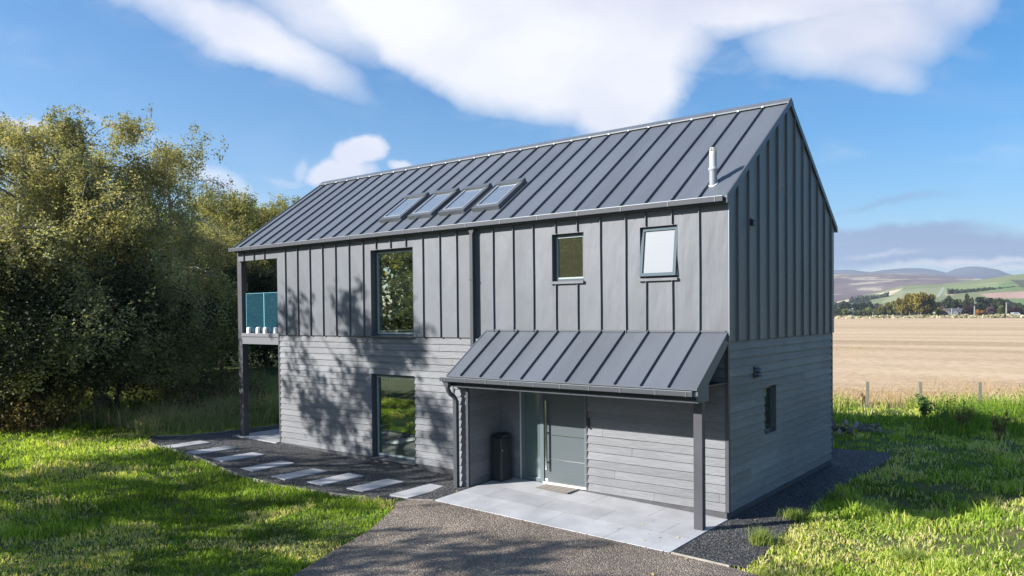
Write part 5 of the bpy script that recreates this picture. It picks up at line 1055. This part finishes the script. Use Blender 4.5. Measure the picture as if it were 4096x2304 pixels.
# hedge-line wood on the hillside and the strip wood on the tan field
def strip(name,pts,dep,n,size,mat):
    g=np.random.default_rng(len(name)); P=[]
    for k in range(n):
        t=g.uniform(0,1); j=min(int(t*(len(pts)-1)),len(pts)-2); u=t*(len(pts)-1)-j; xf=pts[j][0]*(1-u)+pts[j+1][0]*u; yf=pts[j][1]*(1-u)+pts[j+1][1]*u; hh=(pts[j][2]*(1-u)+pts[j+1][2]*u)*(.6+.4*math.sin(xf*.5)**2)
        d=dep+g.uniform(-15,15); p=fpx(xf,d); P.append((p[0],p[1],elevz(xf,yf,d)+g.uniform(-4,hh)))
    V,F=leaves(np.array(P),size,g); o=link(name,fast_mesh(name,V,F,mat,tone=g.uniform(0,1,n))); o['kind']='stuff'
def depth_at(xf,yf):
    el=(hor(xf)-yf)/3074.; elc=np.interp(xf,[p[0] for p in GP],[p[1] for p in GP]); Zc=CAM.z+elc*2000
    lo,hi=0.,1.
    for _ in range(40):
        t=(lo+hi)/2; D_=780+1220*t; Z=Zc*t-(1-t)*2
        if (Z-CAM.z)/D_<el: lo=t
        else: hi=t
    return 780+1220*(lo+hi)/2
strip('hillside_wood',[(3792,1176,8),(3840,1175,7),(3900,1176,8),(3945,1174,9),(3990,1173,8),(4040,1172,10),(4085,1170,9)],depth_at(3940,1175)*math.cos(math.atan(.6))*1.0 if False else depth_at(3940,1175)*.86,2600,3.2,DM['dark'])
strip('gully_wood',[(3400,1214,10),(3440,1207,10),(3480,1203,9),(3520,1196,7),(3553,1181,5)],depth_at(3460,1205)*.88,1800,3.0,DM['greygreen'])
# ------------------------------------------------------------------ air, sky, sun, camera
HZ=True
if HZ:
    mb=MB(); mb.box(-8800,8800,-3900,8900,-120,620); m,nt,nd,ln=newmat('haze'); v=N(nt,'ShaderNodeVolumePrincipled'); v.inputs['Color'].default_value=(.78,.86,1,1); v.inputs['Density'].default_value=HAZE_D; v.inputs['Anisotropy'].default_value=.2
    o_=N(nt,'ShaderNodeOutputMaterial'); ln.new(v.outputs[0],o_.inputs['Volume']); o=mb.build('haze',m); o['kind']='stuff'
SUNDIR=Vector((-.543,-.714,.4415)).normalized()
sun=bpy.data.lights.new('sun','SUN'); sun.energy=SUN_E; sun.angle=R(.53); sun.color=(1,.97,.925); so=bpy.data.objects.new('sun',sun); COL.objects.link(so); so.rotation_euler=SUNDIR.to_track_quat('Z','Y').to_euler(); so.location=(-20,-30,30)
w=bpy.data.worlds.new('World'); S.world=w; w.use_nodes=True; nt=w.node_tree; nt.nodes.clear(); ln=nt.links
sky=N(nt,'ShaderNodeTexSky'); sky.sky_type='NISHITA'; sky.sun_disc=False; sky.sun_elevation=math.asin(SUNDIR.z); sky.sun_rotation=math.atan2(SUNDIR.x,SUNDIR.y); sky.altitude=100; sky.air_density=1.0; sky.dust_density=SKY_DUST; sky.ozone_density=2.2
hs=N(nt,'ShaderNodeHueSaturation'); hs.inputs['Saturation'].default_value=SKY_SAT; hs.inputs['Value'].default_value=1.0; tn=N(nt,'ShaderNodeVectorMath',operation='MULTIPLY'); tn.inputs[1].default_value=SKY_T; ln.new(sky.outputs[0],tn.inputs[0]); ln.new(tn.outputs[0],hs.inputs['Color'])
tc=N(nt,'ShaderNodeTexCoord'); D3=tc.outputs['Generated']
def M(op,a,b=None,c=None,clamp=False):
    n=N(nt,'ShaderNodeMath',operation=op); n.use_clamp=clamp
    for i,v in enumerate((a,b,c)):
        if v is None: continue
        if hasattr(v,'links') or hasattr(v,'is_output'): ln.new(v,n.inputs[i])
        else: n.inputs[i].default_value=v
    return n.outputs[0]
def dot(vec):
    n=N(nt,'ShaderNodeVectorMath',operation='DOT_PRODUCT'); ln.new(D3,n.inputs[0]); n.inputs[1].default_value=vec; return n.outputs['Value']
# cloud layer in the sky dome, laid out in fixed compass directions (tangent frame about bearing -38 deg)
cy_,sy_=math.cos(R(-38.1525)),math.sin(R(-38.1525)); fwd=(sy_,cy_,0); rgt=(cy_,-sy_,0)
df=dot(fwd); dr=dot(rgt); du=dot((0,0,1)); dfc=M('MAXIMUM',df,.02)
U=M('DIVIDE',dr,dfc); Vv=M('DIVIDE',du,dfc)
cb=N(nt,'ShaderNodeCombineXYZ'); ln.new(U,cb.inputs[0]); ln.new(Vv,cb.inputs[1])
def noise(vec,sc,det=5,rough=.55,stretch=(1,1,1),rot=0,dist=0):
    mp=N(nt,'ShaderNodeMapping'); mp.inputs['Scale'].default_value=stretch; mp.inputs['Rotation'].default_value=(0,0,rot); ln.new(vec,mp.inputs[0])
    n=N(nt,'ShaderNodeTexNoise'); n.inputs['Scale'].default_value=sc; n.inputs['Detail'].default_value=det; n.inputs['Roughness'].default_value=rough; n.inputs['Distortion'].default_value=dist; ln.new(mp.outputs[0],n.inputs['Vector']); return n
wn=noise(cb.outputs[0],3.2,4); ws=N(nt,'ShaderNodeVectorMath',operation='MULTIPLY_ADD'); ln.new(wn.outputs['Color'],ws.inputs[0]); ws.inputs[1].default_value=(.06,.05,0); ws.inputs[2].default_value=(-.03,-.025,0)
wa=N(nt,'ShaderNodeVectorMath',operation='ADD'); ln.new(cb.outputs[0],wa.inputs[0]); ln.new(ws.outputs[0],wa.inputs[1])
wn2=noise(cb.outputs[0],11,7,.62); ws2=N(nt,'ShaderNodeVectorMath',operation='MULTIPLY_ADD'); ln.new(wn2.outputs['Color'],ws2.inputs[0]); ws2.inputs[1].default_value=(.05,.036,0); ws2.inputs[2].default_value=(-.025,-.018,0)
wb=N(nt,'ShaderNodeVectorMath',operation='ADD'); ln.new(wa.outputs[0],wb.inputs[0]); ln.new(ws2.outputs[0],wb.inputs[1])
def PX(x,y): return ((x-1288)/1966.,(798-.0095*(x-1288)-y)/1966.)
def blob(x,y,rx,ry,rot,soft,amp=1.):
    """soft ellipse: x,y centre and radii in 2576-wide units, rot deg (clockwise down-right positive)"""
    u0,v0=PX(x,y); c,s=math.cos(R(-rot)),math.sin(R(-rot))
    sub=N(nt,'ShaderNodeVectorMath',operation='SUBTRACT'); ln.new(wb.outputs[0],sub.inputs[0]); sub.inputs[1].default_value=(u0,v0,0)
    a=N(nt,'ShaderNodeVectorMath',operation='DOT_PRODUCT'); ln.new(sub.outputs[0],a.inputs[0]); a.inputs[1].default_value=(c*1966/rx,s*1966/rx,0)
    b=N(nt,'ShaderNodeVectorMath',operation='DOT_PRODUCT'); ln.new(sub.outputs[0],b.inputs[0]); b.inputs[1].default_value=(-s*1966/ry,c*1966/ry,0)
    r=M('SQRT',M('ADD',M('MULTIPLY',a.outputs['Value'],a.outputs['Value']),M('MULTIPLY',b.outputs['Value'],b.outputs['Value'])))
    mr=N(nt,'ShaderNodeMapRange'); mr.interpolation_type='SMOOTHSTEP'; ln.new(r,mr.inputs[0]); mr.inputs[1].default_value=1-soft; mr.inputs[2].default_value=1+soft; mr.inputs[3].default_value=amp; mr.inputs[4].default_value=0
    return mr.outputs[0]
BL=[(620,95,300,62,25,.75,.95),(420,-10,190,70,20,.8,.8),(820,20,260,120,20,.8,.75),
 (1250,20,520,190,8,.4,1.),(1400,130,330,170,12,.35,1.),(1560,200,165,150,25,.4,1.),(1500,60,300,190,0,.4,1.),
 (1900,-20,520,110,0,.5,1.),(2180,80,260,110,-8,.7,.9),(2200,170,150,60,15,.8,.7),(2420,10,140,80,-30,.8,.7),(1100,130,260,90,28,.5,.95),
 (905,385,62,38,-10,.4,1.),(860,440,75,40,0,.45,1.),(1000,417,38,13,0,.6,.8),(772,425,20,34,20,.7,.5),(735,455,70,14,8,.8,.4),
 (60,320,140,24,8,.7,.8),(550,445,110,34,28,.8,.55),(300,310,200,10,15,.8,.35),(60,140,170,45,20,.9,.18),(600,545,160,50,8,.9,.6),(2500,395,110,45,-20,.9,.2),(2110,385,60,18,0,.9,.25),(1130,470,120,22,10,.9,.2)]
acc=None
for b in BL:
    o_=blob(*b); acc=o_ if acc is None else M('MAXIMUM',acc,o_)
det=noise(wb.outputs[0],5.0,9,.66,(1,2.0,1),R(-22),.25); acc0=acc; fd=noise(wb.outputs[0],7.,9,.7,(1,3.2,1),R(-24),.35); acc=M('SUBTRACT',M('MULTIPLY',acc,1.45),M('MULTIPLY',M('SUBTRACT',1.,M('ADD',M('MULTIPLY',det.outputs[0],.6),M('MULTIPLY',fd.outputs[0],.4))),.72),clamp=True); acc=M('POWER',M('MULTIPLY',acc,1.05,clamp=True),.8); acc=M('MAXIMUM',acc,M('MULTIPLY',M('MULTIPLY',M('POWER',acc0,.6),M('MULTIPLY',M('SUBTRACT',fd.outputs[0],.46,clamp=True),4.,clamp=True)),.55))
fin=noise(wb.outputs[0],3.0,8,.62,(1,2.6,1),R(-20),.4); wis=M('MULTIPLY',M('SUBTRACT',fin.outputs[0],.52,clamp=True),.45); acc=M('MAXIMUM',acc,M('MULTIPLY',wis,1.0))
front=M('MULTIPLY',M('SUBTRACT',df,.1,clamp=True),8,clamp=True); acc=M('MULTIPLY',acc,front,clamp=True)
# clouds in the rest of the sky (seen in reflections), thickening round the sun
gl=noise(D3,2.2,6,.6,(1,1,2.5)); gen=M('MULTIPLY',M('SUBTRACT',gl.outputs[0],.50,clamp=True),5,clamp=True); gen=M('MULTIPLY',gen,M('SUBTRACT',1.,front,clamp=True)); 
sd=dot(tuple(SUNDIR)); ring=M('MULTIPLY',M('SUBTRACT',sd,.93,clamp=True),12,clamp=True); gen=M('MAXIMUM',gen,M('MULTIPLY',ring,.9)); mask=M('MAXIMUM',acc,gen)
up=M('MULTIPLY',M('ADD',du,.01,clamp=True),25,clamp=True); mask=M('MULTIPLY',mask,up)
glow=M('MULTIPLY_ADD',M('MULTIPLY',ring,1.0,clamp=True),.5,1.0)
# cloud body: white with lilac grey thicker parts
sh_=noise(wb.outputs[0],2.4,5,.5,(1,1.5,1),R(-20)); cr=ramp(nt,[(.36,tuple(CLOUD*q for q in (.66,.69,.85))),(.58,tuple(CLOUD*q for q in (1,1,1.03)))]); ln.new(sh_.outputs[0],cr.inputs[0])
mx=N(nt,'ShaderNodeMix',data_type='RGBA'); ln.new(mask,mx.inputs[0]); ln.new(hs.outputs[0],mx.inputs['A']); gs=N(nt,'ShaderNodeVectorMath',operation='SCALE'); ln.new(cr.outputs[0],gs.inputs[0]); ln.new(glow,gs.inputs['Scale']); ln.new(gs.outputs[0],mx.inputs['B'])
# low grey-blue bank near the right horizon
lowm=None
for b in [(2350,632,380,48,-2,.4,1.),(2250,596,270,24,-3,.5,.95),(2270,512,130,9,-8,.8,.45),(2600,640,300,50,0,.6,.7),(1900,640,300,40,0,.7,.6)]:
    o_=blob(*b); lowm=o_ if lowm is None else M('MAXIMUM',lowm,o_)
lowm=M('MULTIPLY',M('MULTIPLY',lowm,M('MULTIPLY_ADD',det.outputs[0],1.6,.45,clamp=True)),front)
m2=N(nt,'ShaderNodeMix',data_type='RGBA'); ln.new(lowm,m2.inputs[0]); ln.new(mx.outputs['Result'],m2.inputs['A']); m2.inputs['B'].default_value=(CLOUD*.18,CLOUD*.30,CLOUD*.54,1)
him=None
for b in [(2460,668,190,11,-4,.8,.9),(2330,678,120,8,-10,.8,.7),(2560,682,160,10,0,.8,.8),(2160,690,60,4,0,.8,.7),(2240,650,80,6,-4,.9,.5)]:
    o_=blob(*b); him=o_ if him is None else M('MAXIMUM',him,o_)
him=M('MULTIPLY',M('MULTIPLY',him,M('MULTIPLY_ADD',det.outputs[0],2.4,-.1,clamp=True)),front)
m3=N(nt,'ShaderNodeMix',data_type='RGBA'); ln.new(him,m3.inputs[0]); ln.new(m2.outputs['Result'],m3.inputs['A']); m3.inputs['B'].default_value=(CLOUD,CLOUD,CLOUD*.98,1)
bg=N(nt,'ShaderNodeBackground'); bg.inputs[1].default_value=SKY_S; ln.new(m3.outputs['Result'],bg.inputs[0]); wo=N(nt,'ShaderNodeOutputWorld'); ln.new(bg.outputs[0],wo.inputs[0])
cam=bpy.data.cameras.new('camera'); co=bpy.data.objects.new('camera',cam); COL.objects.link(co); S.camera=co
ya,pi_,ro=R(-38.1525),R(-1.112),R(-.547)
f_=Vector((math.sin(ya)*math.cos(pi_),math.cos(ya)*math.cos(pi_),math.sin(pi_))); r_=Vector((math.cos(ya),-math.sin(ya),0)); u_=r_.cross(f_)
r2=r_*math.cos(ro)+u_*math.sin(ro); u2=-r_*math.sin(ro)+u_*math.cos(ro)
co.matrix_world=Matrix(((r2.x,u2.x,-f_.x,CAM.x),(r2.y,u2.y,-f_.y,CAM.y),(r2.z,u2.z,-f_.z,CAM.z),(0,0,0,1)))
cam.sensor_width=36; cam.lens=3074.36/4096*36; cam.shift_y=166.74/4096; cam.clip_start=.1; cam.clip_end=30000
S.view_settings.view_transform='Standard'; S.view_settings.look='None'; S.view_settings.exposure=EXPO; S.view_settings.gamma=1
